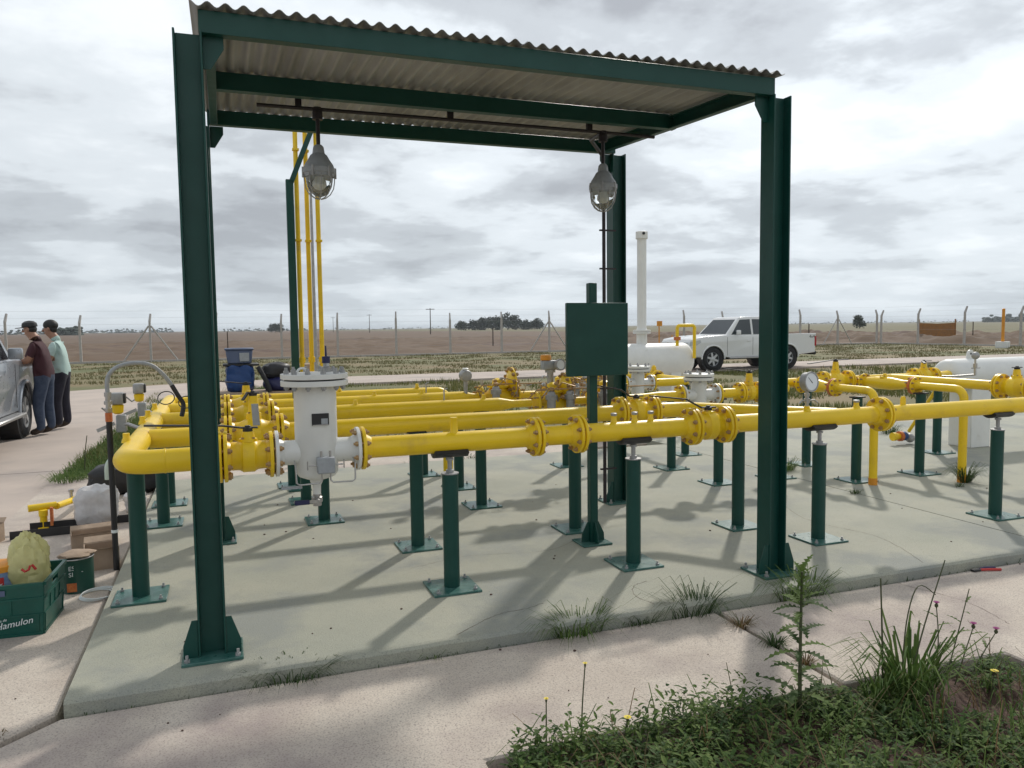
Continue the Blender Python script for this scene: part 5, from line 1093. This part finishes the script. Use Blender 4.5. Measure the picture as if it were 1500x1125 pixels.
    for s in (-1, 1): MB().ball(hc + V((0.083, s*0.033, -0.025))*k, 0.009*k, 8, 6).build('eye', 'black', t)
    if cap:
        c_ = MB(); c_.lathe(hc + V((-0.005, 0, 0.012))*k, V((0.06, 0, 1)), [(0, 0.106*k), (0.02*k, 0.108*k), (0.06*k, 0.098*k), (0.088*k, 0.06*k), (0.098*k, 0)], 20)
        co = c_.build('cap', 'black', t); br = MB(); nb = 10
        pts = [(0.09*math.cos(-1.1+2.2*q/nb), 0.095*math.sin(-1.1+2.2*q/nb)) for q in range(nb+1)] + [(0.20 - 0.05*(abs(q-nb/2)/(nb/2))**2, 0.075*math.sin(1.1-2.2*q/nb)) for q in range(nb+1)]
        br.prism([(u*k, v*k) for u, v in pts], hc + V((0, 0, 0.008))*k, V((0.98, 0, -0.12)), EY, V((0, 0, 0.008))); br.build('cap_peak', 'black', co)
        ha = MB(); ha.ball(hc + V((-0.022, 0, -0.022))*k, 0.092*k, 14, 10, (0.90, 1.0, 0.8)); ha.build('hair', 'hair', t)
    else:
        ha = MB(); ha.ball(hc + V((-0.022, 0, 0.030))*k, 0.108*k, 16, 12, (1.03, 0.98, 0.88)); o = ha.build('hair', 'hair', t)
        ha2 = MB().ball(hc + V((-0.05, 0, -0.03))*k, 0.082*k, 14, 10, (0.8, 1.05, 0.9)); ha2.build('hair', 'hair', t)
    # hem of the shirt
    t.location = loc; t.rotation_euler = (0, 0, rz); return t
person('person in maroon T-shirt, jeans and dark cap leaning on the silver pickup', (-2.58, 13.52, 0), PI-0.12, 'maroon', 'jeans', True,
       {'L': ((0.16, 0.24, 1.16), (0.40, 0.13, 1.17), (0.46, 0.11, 1.17)), 'R': ((0.18, -0.23, 1.15), (0.42, -0.13, 1.17), (0.48, -0.10, 1.17))}, lean=0.10, H=1.75)
person('person in pale mint T-shirt and dark trousers standing behind the one in maroon', (-2.47, 14.22, 0), PI-0.05, 'mint', 'trousers', False,
       {'L': ((0.13, 0.24, 1.14), (0.36, 0.14, 1.10), (0.42, 0.12, 1.09)), 'R': ((0.13, -0.24, 1.14), (0.36, -0.14, 1.10), (0.42, -0.12, 1.09))}, lean=0.06, H=1.76)
pp = MB(); pm = Matrix.Rotation(0.15, 3, 'Z') @ Matrix.Rotation(0.38, 3, 'Y')
pp.box((-3.02, 13.45, 1.235), (0.42, 0.34, 0.006), R=pm)
tag(pp.build('paper_sheets', 'paper', None, (-3.02, 13.45, 1.2)), 'white papers held over the hood of the silver pickup', 'paper')

# ------------------------------------------------------------------ fences, markers, poles
def fence_post(mb, x, y, out, h=2.05):
    mb.lathe((x, y, -0.1), EZ, [(0, 0.088), (h+0.1, 0.072)], 4, PI/4); mb.lathe((x, y, h-0.03), V((out[0]*0.42, out[1]*0.42, 0.9)), [(0, 0.072), (0.46, 0.058)], 4, PI/4)
def fence(label, pts, out, braces):
    t = thing('wire_fence', label, 'fence', (pts[0][0], pts[0][1], 0))
    for i, (x, y) in enumerate(pts):
        mb = MB(); fence_post(mb, x, y, out, 2.05+0.05*((i*7) % 3)); p = mb.build('post', 'concrete', t)
        for s in (1, -1) if i in braces else ():
            d = V((pts[-1][0]-pts[0][0], pts[-1][1]-pts[0][1], 0)).normalized()*s
            MB().tube([V((x, y, 1.85)) + d*0.06, V((x, y, -0.05)) + d*1.35], 0.045, 4).build('strut', 'concrete', p)
    a, b = V((*pts[0], 0)), V((*pts[-1], 0))
    for z in (0.5, 1.0, 1.5, 1.95): MB().cyl(a + EZ*z, b + EZ*z, 0.0035, n=4).build('wire', 'galv', t)
    for q in (0.12, 0.3): MB().cyl(a + V((out[0]*q, out[1]*q, 2.05+q*2)), b + V((out[0]*q, out[1]*q, 2.05+q*2)), 0.003, n=4).build('wire', 'galv', t)
    d = b-a; MB().prism([(-0.06, 0), (0.06, 0), (0.06, 0.10), (-0.06, 0.10)], a - EZ*0.06, V((-d.y, d.x, 0)).normalized(), EZ, d).build('kerb', 'concrete', t)
fx_ = [-17, -13.6, -10.3, -7.0, -3.7, -0.4, 3.0, 6.1, 9.5, 12.8, 16.1, 19.3, 22.6, 25.8, 29.2, 32.3, 35.6, 38.9, 42.3, 46.0]
fence('rear fence of pale concrete posts between grass and ploughed field', [(x, 45.5) for x in fx_], (0.25, 1), {4, 11, 18})
fence('side fence at the right of pale concrete posts with outward-bent tops', [(46.12, 45.2), (46.12, 41.9), (46.12, 38.2), (46.12, 34.3), (46.12, 30.5), (46.12, 26.7), (46.12, 22.5)], (1, 0), set())
def dirpt(px, D):
    return V((0, 0, 0)) + (f0 + r0*((px-750)/1140.0))*D
p = dirpt(1469, 46); bl = thing('marker_post', 'tall orange-yellow marker post on a white concrete block at the far right', 'post', (p.x, p.y, 0))
MB().lathe((p.x, p.y, 0), EZ, [(0, 0.085), (2.25, 0.085), (2.27, 0.05)], 14).build('post', 'orange', bl); MB().box((p.x, p.y, 0.13), (0.62, 0.62, 0.38), 0.4).build('block', 'white', bl, bevel=0.02)
for px, D, h, lab in ((966, 52, 1.55, 'orange square marker plate on a thin post left of the white stack'), (985, 50, 0.9, 'low yellow marker post left of the inverted U pipe')):
    p = dirpt(px, D); t = thing('marker_post', lab, 'post', (p.x, p.y, 0)); MB().cyl((p.x, p.y, -0.05), (p.x, p.y, h), 0.04, n=8).build('post', 'orange', t)
    if h > 1: MB().box((p.x, p.y-0.05, h+0.1), (0.36, 0.03, 0.34), -0.35).build('plate', 'orange', t)
a = dirpt(1346, 66); b = dirpt(1399, 68); nt_ = thing('orange_net', 'ochre safety netting stretched between two posts in the field at right', 'netting', ((a.x+b.x)/2, (a.y+b.y)/2, 0))
for q in (a, b): MB().cyl((q.x, q.y, -0.1), (q.x, q.y, 1.75), 0.06, n=8).build('post', 'net', nt_)
d = b-a; MB().prism([(0, 0.25), (d.length, 0.25), (d.length, 1.42), (d.length*0.5, 1.36), (0, 1.45)], (a.x, a.y, 0), d.normalized(), EZ, V((-d.y, d.x, 0)).normalized()*0.03).build('netting', 'net', nt_)
for px, D, h, lab in ((632, 200, 6.6, 'wooden utility pole with cross-arm left of the distant grove'), (543, 330, 7.6, 'smaller distant utility pole further left on the horizon'), (490, 420, 8.0, 'faint distant utility pole behind the yellow vent stacks')):
    p = dirpt(px, D); t = thing('utility_pole', lab, 'pole', (p.x, p.y, 0)); MB().cyl((p.x, p.y, -0.1), (p.x, p.y, h), 0.14, 0.10, 8).build('pole', 'bark', t)
    MB().box((p.x, p.y, h-0.25), (2.2, 0.14, 0.14), -0.35).build('cross_arm', 'bark', t)
for px, D in ((723, 62), (335, 60), (1185, 60), (1110, 66), (1425, 70)):
    p = dirpt(px, D); tag(MB().cyl((p.x, p.y, -0.1), (p.x, p.y, 1.5), 0.05, 0.04, 6).build('stake', 'bark', None, (p.x, p.y, 0)), 'thin dark wooden stake in the ploughed field, '+{723: 'left of the green panel', 335: 'just right of the left columns', 1185: 'behind the white pickup', 1110: 'hidden by the front right column', 1425: 'right of the ochre netting'}[px], 'stake', 'stakes in the field')

# ------------------------------------------------------------------ distant trees
def tree(label, px, D, h, wd, seed, group=None):
    wd *= 1.25; rnd = random.Random(seed); p = dirpt(px, D); t = thing('tree', label, 'tree', (p.x, p.y, 0), group)
    tr_ = MB(); tr_.cyl((p.x, p.y, -0.2), (p.x, p.y, h*0.6), h*0.035, h*0.015, 7); cl_ = []
    for k in range(5):
        a = rnd.uniform(0, 2*PI); q = V((p.x+math.cos(a)*wd*0.30, p.y+math.sin(a)*wd*0.30, h*rnd.uniform(0.5, 0.82))); tr_.tube([(p.x, p.y, h*0.3), q], [h*0.018, h*0.007], 5); cl_.append((q, wd*rnd.uniform(0.20, 0.32)))
    tr_.build('trunk', 'bark', t); cl_.append((V((p.x, p.y, h*0.82)), wd*0.26))
    for a in range(5): cl_.append((V((p.x+math.cos(a*1.26)*wd*0.28, p.y+math.sin(a*1.26)*wd*0.28, h*rnd.uniform(0.22, 0.5))), wd*0.30))
    cm = MB()
    for c, r in cl_:
        for k in range(90):
            u = V((rnd.gauss(0, 1), rnd.gauss(0, 1), rnd.gauss(0, 1))).normalized()*r*rnd.uniform(0.45, 1.1); u.z *= 0.8
            e1 = V((rnd.gauss(0, 1), rnd.gauss(0, 1), rnd.gauss(0, 1))).normalized()*r*0.22; e2 = e1.cross(V((rnd.gauss(0, 1), rnd.gauss(0, 1), rnd.gauss(0, 1)))).normalized()*r*0.16
            cm.add([c+u-e1, c+u+e2, c+u+e1, c+u-e2], [(0, 1, 2, 3)])
    cm.build('crown', 'leaf_far', t, smooth=False); return t
for i, (px, hh, ww, ad) in enumerate(((677, 5.0, 5.5, 'leftmost, rounded'), (693, 5.6, 6, 'second from the left, upright'), (710, 7.0, 7, 'third from the left, broad'), (728, 7.4, 7.5, 'middle, broad'), (745, 9.6, 7.5, 'tallest, in the centre'), (756, 8.6, 6.5, 'just right of the tallest'), (772, 5.2, 6, 'low, second from the right'), (788, 6.0, 6, 'rightmost, rounded'))):
    tree('dark tree of the distant grove on the horizon, '+ad, px, 440+8*(i % 3), hh, ww, i+3, 'trees of the distant grove')
tree('lone small dark tree on the horizon at the right', 1259, 210, 3.6, 2.6, 40)
for i, px in enumerate((405, 412, 400)): tree('small dark tree on the horizon behind the left columns, '+('middle of the three', 'rightmost of the three', 'leftmost of the three')[i], px, 500+10*i, 6, 4, 60+i, 'small trees behind the left columns')
fwm = MB(); rnd = random.Random(5)
for (p0_, p1_, D, h, n) in ((85, 122, 480, 5.0, 160), (125, 260, 1450, 7, 160), (330, 480, 1450, 6, 120), (1440, 1520, 900, 8.5, 160), (1120, 1420, 1450, 4, 120), (-40, 75, 900, 5, 120), (480, 660, 1450, 4, 90)):
    for k in range(n):
        p = dirpt(rnd.uniform(p0_, p1_), D*rnd.uniform(0.97, 1.03)); z = h*abs(rnd.gauss(0, 0.4)); z = min(z, h); r = h*0.30
        fwm.ball((p.x, p.y, z), r*rnd.uniform(0.5, 1), 6, 4, (1.3, 1.3, 0.8))
fwm.build('far_woodland', 'far_wood', None, kind='stuff', label='hazy line of far woods along the horizon')

# ------------------------------------------------------------------ grass and weeds
def blade(mb, x, y, z, h, wd, a, bend, rnd):
    d = V((math.cos(a), math.sin(a), 0)); s = V((-d.y, d.x, 0))*wd/2; b = V((x, y, z))
    p1 = b + d*bend*h*0.25 + EZ*h*0.55; p2 = b + d*bend*h*0.62 + EZ*h*0.88; p3 = b + d*bend*h*1.05 + EZ*h*(1.0 - 0.35*bend)
    mb.add([b-s, b+s, p1+s*0.9, p1-s*0.9, p2+s*0.6, p2-s*0.6, p3], [(0, 1, 2, 3), (3, 2, 4, 5), (5, 4, 6)])
def tuft(mb, x, y, z, n, h, spread, rnd, wd=0.006, bend=(0.3, 1.35), sx=1.0):
    for k in range(n):
        a = rnd.uniform(0, 2*PI); r = spread*math.sqrt(rnd.random()); blade(mb, x+math.cos(a)*r*sx, y+math.sin(a)*r, z, h*rnd.uniform(0.45, 1.1), wd*rnd.uniform(0.7, 1.3), a+rnd.uniform(-0.5, 0.5), rnd.uniform(*bend), rnd)
rnd = random.Random(11)
def lawn(name, boxes, h, label):
    mb = MB()
    for x0, y0, x1, y1, n, hh, wd in boxes:
        for k in range(n):
            x = rnd.uniform(x0, x1); y = rnd.uniform(y0, y1); q = noise.noise(V((x*0.6, y*0.6, 0)))
            if q < -0.12 + 0.25*rnd.random(): continue
            a = rnd.uniform(0, 2*PI); L = hh*rnd.uniform(0.5, 1.2)*(0.7+q); s = V((-math.sin(a), math.cos(a), 0))*wd; b = V((x, y, -0.06)); t_ = b + V((math.cos(a)*L*0.5, math.sin(a)*L*0.5, L))
            mb.v += [b-s, b+s, t_]; i = len(mb.v); mb.f.append((i-3, i-2, i-1))
    mb.build(name, 'verge' if 'verge' in name else 'grass', None, kind='stuff', label=label, smooth=False)
lawn('lawn_grass', [(-1.70, 9.2, -0.2, 21.5, 16000, 0.17, 0.007), (-0.7, 10.3, 4.0, 22.4, 14000, 0.13, 0.010), (4.0, 9.9, 16, 22.4, 34000, 0.13, 0.011), (16, 9.5, 34, 22.4, 16000, 0.15, 0.016)], 0.12, 'short patchy grass between the slab and the far track')
ls = MB()
for k in range(22000):
    y = 9.0 + 13*rnd.random()**1.6; xr = -1.72 + 0.012*(y-9) + (max(0, y-17)**2)*0.10; x = xr + rnd.random()*(1.15 + 0.1*(y-9)); a = rnd.uniform(0, 2*PI)
    if x > -0.72 and y < 10.3: continue
    blade(ls, x, y, -0.06, rnd.uniform(0.06, 0.17), 0.008, a, rnd.uniform(0.2, 1.0), rnd)
ls.build('grass_strip', 'weed', None, kind='stuff', label='green grass strip between the road and the slab on the left', smooth=False)
lawn('verge_grass', [(-14, 26, 46, 45.2, 60000, 0.10, 0.022)], 0.2, 'dry grass verge between the far track and the fence')
TUF = [(0.22, 3.41, 60, 0.13, 0.13, 'weed_dark', 'long low grass tuft at the slab edge near the front left column'), (0.85, 3.40, 12, 0.07, 0.03, 'weed', 'tiny weed sprout at the slab edge below the first jack support'),
       (1.58, 3.40, 75, 0.19, 0.12, 'weed', 'bushy green grass tuft at the middle of the front slab edge'), (1.94, 3.40, 35, 0.11, 0.07, 'weed_dark', 'small dark weed at the slab edge between two larger tufts'),
       (2.25, 3.40, 60, 0.24, 0.10, 'weed_dark', 'tall dark grass tuft at the slab edge by the paving joint'), (2.95, 3.41, 85, 0.22, 0.13, 'weed', 'green weed tuft in front of the front right column foot'),
       (2.38, 3.18, 30, 0.10, 0.05, 'dry', 'dry orange grass in the paving joint, nearer the slab'), (2.38, 2.93, 40, 0.09, 0.05, 'weed_dark', 'green weed in the paving joint, nearer the planting bed'), (2.38, 2.72, 26, 0.08, 0.04, 'dry', 'thin dry grass in the paving joint beside the thistle'),
       (5.15, 6.20, 70, 0.17, 0.16, 'weed', 'low green weed on the slab behind the front right column'), (6.22, 5.10, 80, 0.24, 0.10, 'weed_dark', 'grass tuft around the foot of the right slim downpipe'),
       (8.1, 7.75, 60, 0.16, 0.22, 'weed_dark', 'dark grass patch at the rear slab edge behind the front flange'), (4.98, 5.12, 20, 0.06, 0.07, 'weed_dark', 'flat weed in the slab joint'), (6.0, 4.98, 16, 0.05, 0.08, 'weed_dark', 'flat weed on the slab right of the left downpipe'),
       (1.9, 8.25, 30, 0.14, 0.14, 'weed_dark', 'grass tuft behind the slab, left of the regulators'), (2.55, 8.28, 45, 0.16, 0.18, 'weed_dark', 'grass tuft behind the slab, below the front flange pair'), (-1.55, 8.9, 60, 0.18, 0.25, 'weed', 'grass tuft at the end of the left paving near the loose yellow pipe'),
       (-0.85, 3.33, 10, 0.06, 0.02, 'dry', 'small dry sprout at the left corner of the slab'), (-1.05, 3.02, 34, 0.06, 0.07, 'weed', 'low weed in the paving joint at the lower left')]
for x, y, n, h, sp_, m, lab in TUF:
    z = 0.1 if (y > 3.45 and y < 8.2 and x > -0.6) else 0.02
    if x == 8.1: z = 0.1
    mb = MB(); tuft(mb, x, y, z, int(n*2.4), h*0.74, sp_*0.42, rnd, 0.0045, (0.5, 2.0), sx=2.6 if abs(y-3.4) < 0.05 else 1.4)
    tag(mb.build('grass_tuft', m, None, (x, y, z), smooth=False), lab, 'grass tuft', 'weeds and tufts in the concrete joints')
gap_ = MB()
for k in range(260):
    x = rnd.uniform(-0.6, 5.5); blade(gap_, x, 3.395, 0.0, rnd.uniform(0.03, 0.07), 0.004, rnd.uniform(0, 2*PI), rnd.uniform(0.3, 0.9), rnd)
gap_.build('joint_weeds', 'weed_dark', None, kind='stuff', label='tiny weeds in the joint along the slab edge', smooth=False)

def leaf(mb, b, d, L, wd, droop, rnd, notch=0, up=EZ):
    """leaf from b along d: two halves folded along the midrib; notch>0 gives toothed lobes"""
    d = V(d).normalized(); s = d.cross(up)
    s = s.normalized() if s.length > 1e-3 else V((1, 0, 0)); u = s.cross(d); n = 4 if not notch else notch*2
    mid_ = []; le = []; ri = []
    for i in range(n+1):
        t = i/n; c = b + d*L*t - EZ*droop*L*t*t; wv = wd*math.sin(PI*min(1, t*0.9+0.1))**0.8*(1 if not notch else (1.0 if i % 2 else 0.28))
        mid_.append(c); le.append(c + s*wv + u*wv*0.25); ri.append(c - s*wv + u*wv*0.25)
    k = len(mb.v); mb.v += mid_+le+ri; m = n+1
    for i in range(n): mb.f += [(k+i, k+i+1, k+m+i+1, k+m+i), (k+i+1, k+i, k+2*m+i, k+2*m+i+1)]
gc_ = MB(); gd_ = MB()
def hgt(x, y):   # height of the cover: mounds at the front left, thinner towards the bare soil at right
    q = 0.55 + 0.9*noise.noise(V((x*2.1, y*2.1, 4)))
    if x > 2.25: q *= 0.55 if y < 2.10 or x < 2.55 else 0.22
    return max(0.0, q)
for k in range(5200):
    x = rnd.uniform(0.86, 3.24); y = rnd.uniform(1.15, 2.47); q = hgt(x, y)
    if q < 0.10 or rnd.random() > q*1.6: continue
    hh = 0.04 + 0.17*q*rnd.uniform(0.5, 1.2)*(1.15 if x < 1.9 else 0.6); mb = gc_ if rnd.random() < 0.6 else gd_
    sx, sy = rnd.gauss(0, 0.02), rnd.gauss(0, 0.02); top = V((x+sx, y+sy, hh)); nl = rnd.randint(6, 10)
    for i in range(nl):
        a = 2.4*i + rnd.uniform(-0.4, 0.4); f_ = i/nl; b = V((x, y, 0.0)).lerp(top, 0.25+0.75*f_)
        leaf(mb, b, (math.cos(a), math.sin(a), rnd.uniform(0.2, 1.0)), rnd.choice((0.018, 0.026, 0.036, 0.055))*rnd.uniform(0.8, 1.2)*(1.15-0.3*f_), rnd.uniform(0.0035, 0.009), rnd.uniform(0.1, 0.5), rnd, notch=rnd.choice((0, 0, 3)))
gc_.build('ground_cover', 'weed', None, kind='stuff', label='dense low leafy weeds filling the planting bed', smooth=False)
dd_ = MB()
gb_ = MB()
for k in range(1500):
    x = rnd.uniform(0.86, 3.24); y = rnd.uniform(1.2, 2.46)
    if noise.noise(V((x*3, y*3, 9))) < -0.05: continue
    blade(gb_, x, y, 0.0, rnd.uniform(0.06, 0.20), 0.005, rnd.uniform(0, 2*PI), rnd.uniform(0.3, 1.4), rnd)
gb_.build('bed_grass', 'weed', None, kind='stuff', label='loose green grass blades among the weeds of the bed', smooth=False)
for k in range(420):
    x = rnd.uniform(0.9, 3.24); y = rnd.uniform(1.3, 2.46); a = rnd.uniform(0, 2*PI)
    blade(dd_, x, y, 0.0, rnd.uniform(0.08, 0.22), 0.0045, a, rnd.uniform(0.4, 1.5), rnd)
dd_.build('dead_stems', 'dry', None, kind='stuff', label='scattered dead grass stems in the planting bed', smooth=False)
gd_.build('ground_cover', 'weed_dark', None, kind='stuff', label='darker leafy weeds among the planting bed', smooth=False)
# thistle
th = thing('thistle', 'tall spiny thistle with tiers of toothed leaves in front of the slab', 'plant', (2.06, 2.38, 0.0))
spine = smooth_pts([(2.06, 2.38, 0.0), (2.065, 2.39, 0.2), (2.075, 2.40, 0.40), (2.085, 2.41, 0.58)], 4)
MB().tube(spine, [0.0085-0.005*i/len(spine) for i in range(len(spine))], 8).build('stem', 'stem', th)
def spine_at(z): return spine[min(len(spine)-1, int(z/0.58*(len(spine)-1)))]
for tz, tl in ((0.05, 0.19), (0.11, 0.18), (0.19, 0.15), (0.28, 0.16), (0.36, 0.15), (0.44, 0.13)):
    for q in range(5):
        a = rnd.uniform(-0.35, 0.35) + q*2*PI/5 + tz*9; c = spine_at(tz); mb = MB(); L = tl*rnd.uniform(0.75, 1.1); z = tz+rnd.uniform(-0.02, 0.02)
        leaf(mb, V((c.x, c.y, z)), (math.cos(a), math.sin(a), rnd.uniform(0.25, 0.6)), L, 0.024, rnd.uniform(0.25, 0.6), rnd, notch=7)
        mb.build('leaf', 'weed_dark' if q % 3 else 'weed', th, smooth=False)
for q in range(22):
    z = 0.44+0.15*q/21; a = 2.4*q; c = spine_at(z); mb = MB()
    leaf(mb, V((c.x, c.y, z)), (math.cos(a), math.sin(a), 0.5+q*0.03), rnd.uniform(0.05, 0.10), 0.017, 0.2, rnd, notch=5)
    mb.build('leaf', 'weed', th, smooth=False)
# broad-bladed grass clump
cl_ = MB(); tuft(cl_, 2.60, 2.36, 0.0, 120, 0.30, 0.09, rnd, 0.011, (0.35, 1.1)); tag(cl_.build('grass_clump', 'weed', None, (2.6, 2.36, 0), smooth=False), 'large clump of arching broad grass blades in the planting bed', 'grass clump')
cl_ = MB(); tuft(cl_, 2.42, 2.34, 0.0, 50, 0.20, 0.05, rnd, 0.009, (0.3, 1.0)); tag(cl_.build('grass_clump', 'weed', None, (2.42, 2.34, 0), smooth=False), 'smaller grass clump between the thistle and the large clump', 'grass clump')
def stalk(label, pts, head, hm, cat='flower', leaves=0, r=0.0028, hs=0.010, branches=0):
    t = thing('flower_stalk', label, cat, pts[0]); sp2 = smooth_pts(pts, 5); MB().tube(sp2, [r*(1.2-0.5*i/len(sp2)) for i in range(len(sp2))], 6).build('stem', 'stem', t)
    if head:
        e = sp2[-1]; hmB = MB(); hmB.lathe(e - EZ*0.008, EZ, [(0, 0.002), (0.006, hs*0.6), (0.014, hs*0.6), (0.018, hs*0.3)], 8); hmB.build('bud', 'stem', t)
        fm = MB()
        for i in range(14): a = 2*PI*i/14; leaf(fm, e + EZ*0.008, (math.cos(a), math.sin(a), 0.9 if hm == 'pink' else 0.25), hs*1.6, hs*0.32, 0.1, rnd)
        fm.build('petals', hm, t, smooth=False)
    lm = MB()
    for i in range(leaves):
        c = sp2[int(len(sp2)*(0.1+0.8*i/max(1, leaves)))]; a = 2.4*i; leaf(lm, c, (math.cos(a), math.sin(a), 0.5), 0.07, 0.009, 0.25, rnd, notch=4)
    if leaves: lm.build('leaves', 'weed', t, smooth=False)
    return t
stalk('yellow flower on a thin stalk, left end of the planting bed', [(1.02, 2.47, 0.0), (1.03, 2.49, 0.11), (1.035, 2.50, 0.21)], True, 'petal', hs=0.0065)
stalk('taller yellow flower on a thin stalk, left part of the planting bed', [(1.16, 2.47, 0.0), (1.17, 2.485, 0.16), (1.185, 2.49, 0.32)], True, 'petal', hs=0.0065)
stalk('bright yellow flower low among the weeds in the bed', [(1.30, 2.40, 0.0), (1.305, 2.41, 0.08), (1.315, 2.41, 0.13)], True, 'petal', hs=0.010)
stalk('yellow flower at the right end of the planting bed', [(2.86, 2.20, 0.0), (2.865, 2.20, 0.07), (2.87, 2.195, 0.13)], True, 'petal', hs=0.011)
stalk('tall dry grass stalk right of the thistle', [(2.50, 2.40, 0.0), (2.50, 2.41, 0.25), (2.495, 2.42, 0.50)], False, 'dry', 'stalk', r=0.004)
stalk('long leaning dry stalk over the large grass clump', [(2.62, 2.38, 0.05), (2.72, 2.40, 0.28), (2.86, 2.43, 0.53)], False, 'dry', 'stalk', r=0.0035)
stalk('thin stalk curving over beside the leaning stalk', [(2.60, 2.40, 0.05), (2.63, 2.41, 0.30), (2.70, 2.42, 0.44), (2.80, 2.42, 0.39)], False, 'dry', 'stalk')
stalk('pink thistle flower on the tallest leafy stalk at right', [(2.74, 2.37, 0.0), (2.77, 2.375, 0.20), (2.76, 2.38, 0.36)], True, 'pink', leaves=7, hs=0.012)
stalk('pink thistle flower on the middle leafy stalk at right', [(2.85, 2.36, 0.0), (2.92, 2.37, 0.14), (2.97, 2.375, 0.24)], True, 'pink', leaves=6, hs=0.013)
stalk('pink thistle flower on the rightmost leafy stalk', [(2.92, 2.36, 0.0), (3.02, 2.365, 0.12), (3.10, 2.37, 0.20)], True, 'pink', leaves=5, hs=0.013)
stalk('flowerless leafy stalk among the pink thistle flowers', [(2.80, 2.37, 0.0), (2.90, 2.39, 0.22), (2.97, 2.40, 0.40)], False, 'pink', 'plant', leaves=9)
stalk('dead branching stem beside the road at the left', [(-1.50, 9.6, -0.05), (-1.49, 9.6, 0.2), (-1.46, 9.6, 0.42)], False, 'dry', 'plant', leaves=3, r=0.006)

# ------------------------------------------------------------------ thin haze over the plain
hz = MB().box((0, 2450, 5.5), (8200, 5200, 13.2)); ho = hz.build('haze', 'glass', None, kind='stuff', label='thin pale haze over the plain', smooth=False)
hm = bpy.data.materials.new('haze'); hm.use_nodes = True; t = hm.node_tree; t.nodes.clear()
pv = t.nodes.new('ShaderNodeVolumePrincipled'); pv.inputs['Color'].default_value = (0.80, 0.86, 0.93, 1); pv.inputs['Density'].default_value = 0.00022; pv.inputs['Anisotropy'].default_value = 0.2
ot = t.nodes.new('ShaderNodeOutputMaterial'); t.links.new(pv.outputs[0], ot.inputs['Volume']); ho.data.materials.clear(); ho.data.materials.append(hm)

# hairline cracks in the concrete
ck = MB()
def crack(pts, wd, z):
    P = smooth_pts([V((x, y, z)) for x, y in pts], 10)
    P = [p + V((noise.noise(p*40)*0.010, noise.noise(p*40+V((9, 0, 0)))*0.010, 0)) for p in P]
    for i in range(len(P)-1):
        d = (P[i+1]-P[i]); n = V((-d.y, d.x, 0)).normalized(); w0 = wd*(0.4+abs(noise.noise(P[i]*23))*1.6)/2; w1 = wd*(0.4+abs(noise.noise(P[i+1]*23))*1.6)/2
        ck.add([P[i]-n*w0, P[i]+n*w0, P[i+1]+n*w1, P[i+1]-n*w1], [(0, 1, 2, 3)])
crack([(0.98, 3.46), (1.12, 3.56), (1.26, 3.64), (1.42, 3.66), (1.52, 3.70)], 0.004, 0.1008); crack([(2.05, 3.46), (2.02, 3.62), (2.10, 3.76), (2.20, 3.80)], 0.003, 0.1008)
crack([(1.0, 4.55), (1.4, 4.66), (1.9, 4.58), (2.2, 4.75)], 0.002, 0.1008); crack([(3.9, 3.46), (4.1, 4.0), (4.0, 4.6), (4.3, 5.3)], 0.003, 0.1008)
crack([(3.6, 3.38), (3.7, 3.0), (3.62, 2.7)], 0.003, 0.0408)
ck.build('hairline_cracks', 'soil', None, kind='stuff', label='hairline cracks in slab and paving', smooth=False)
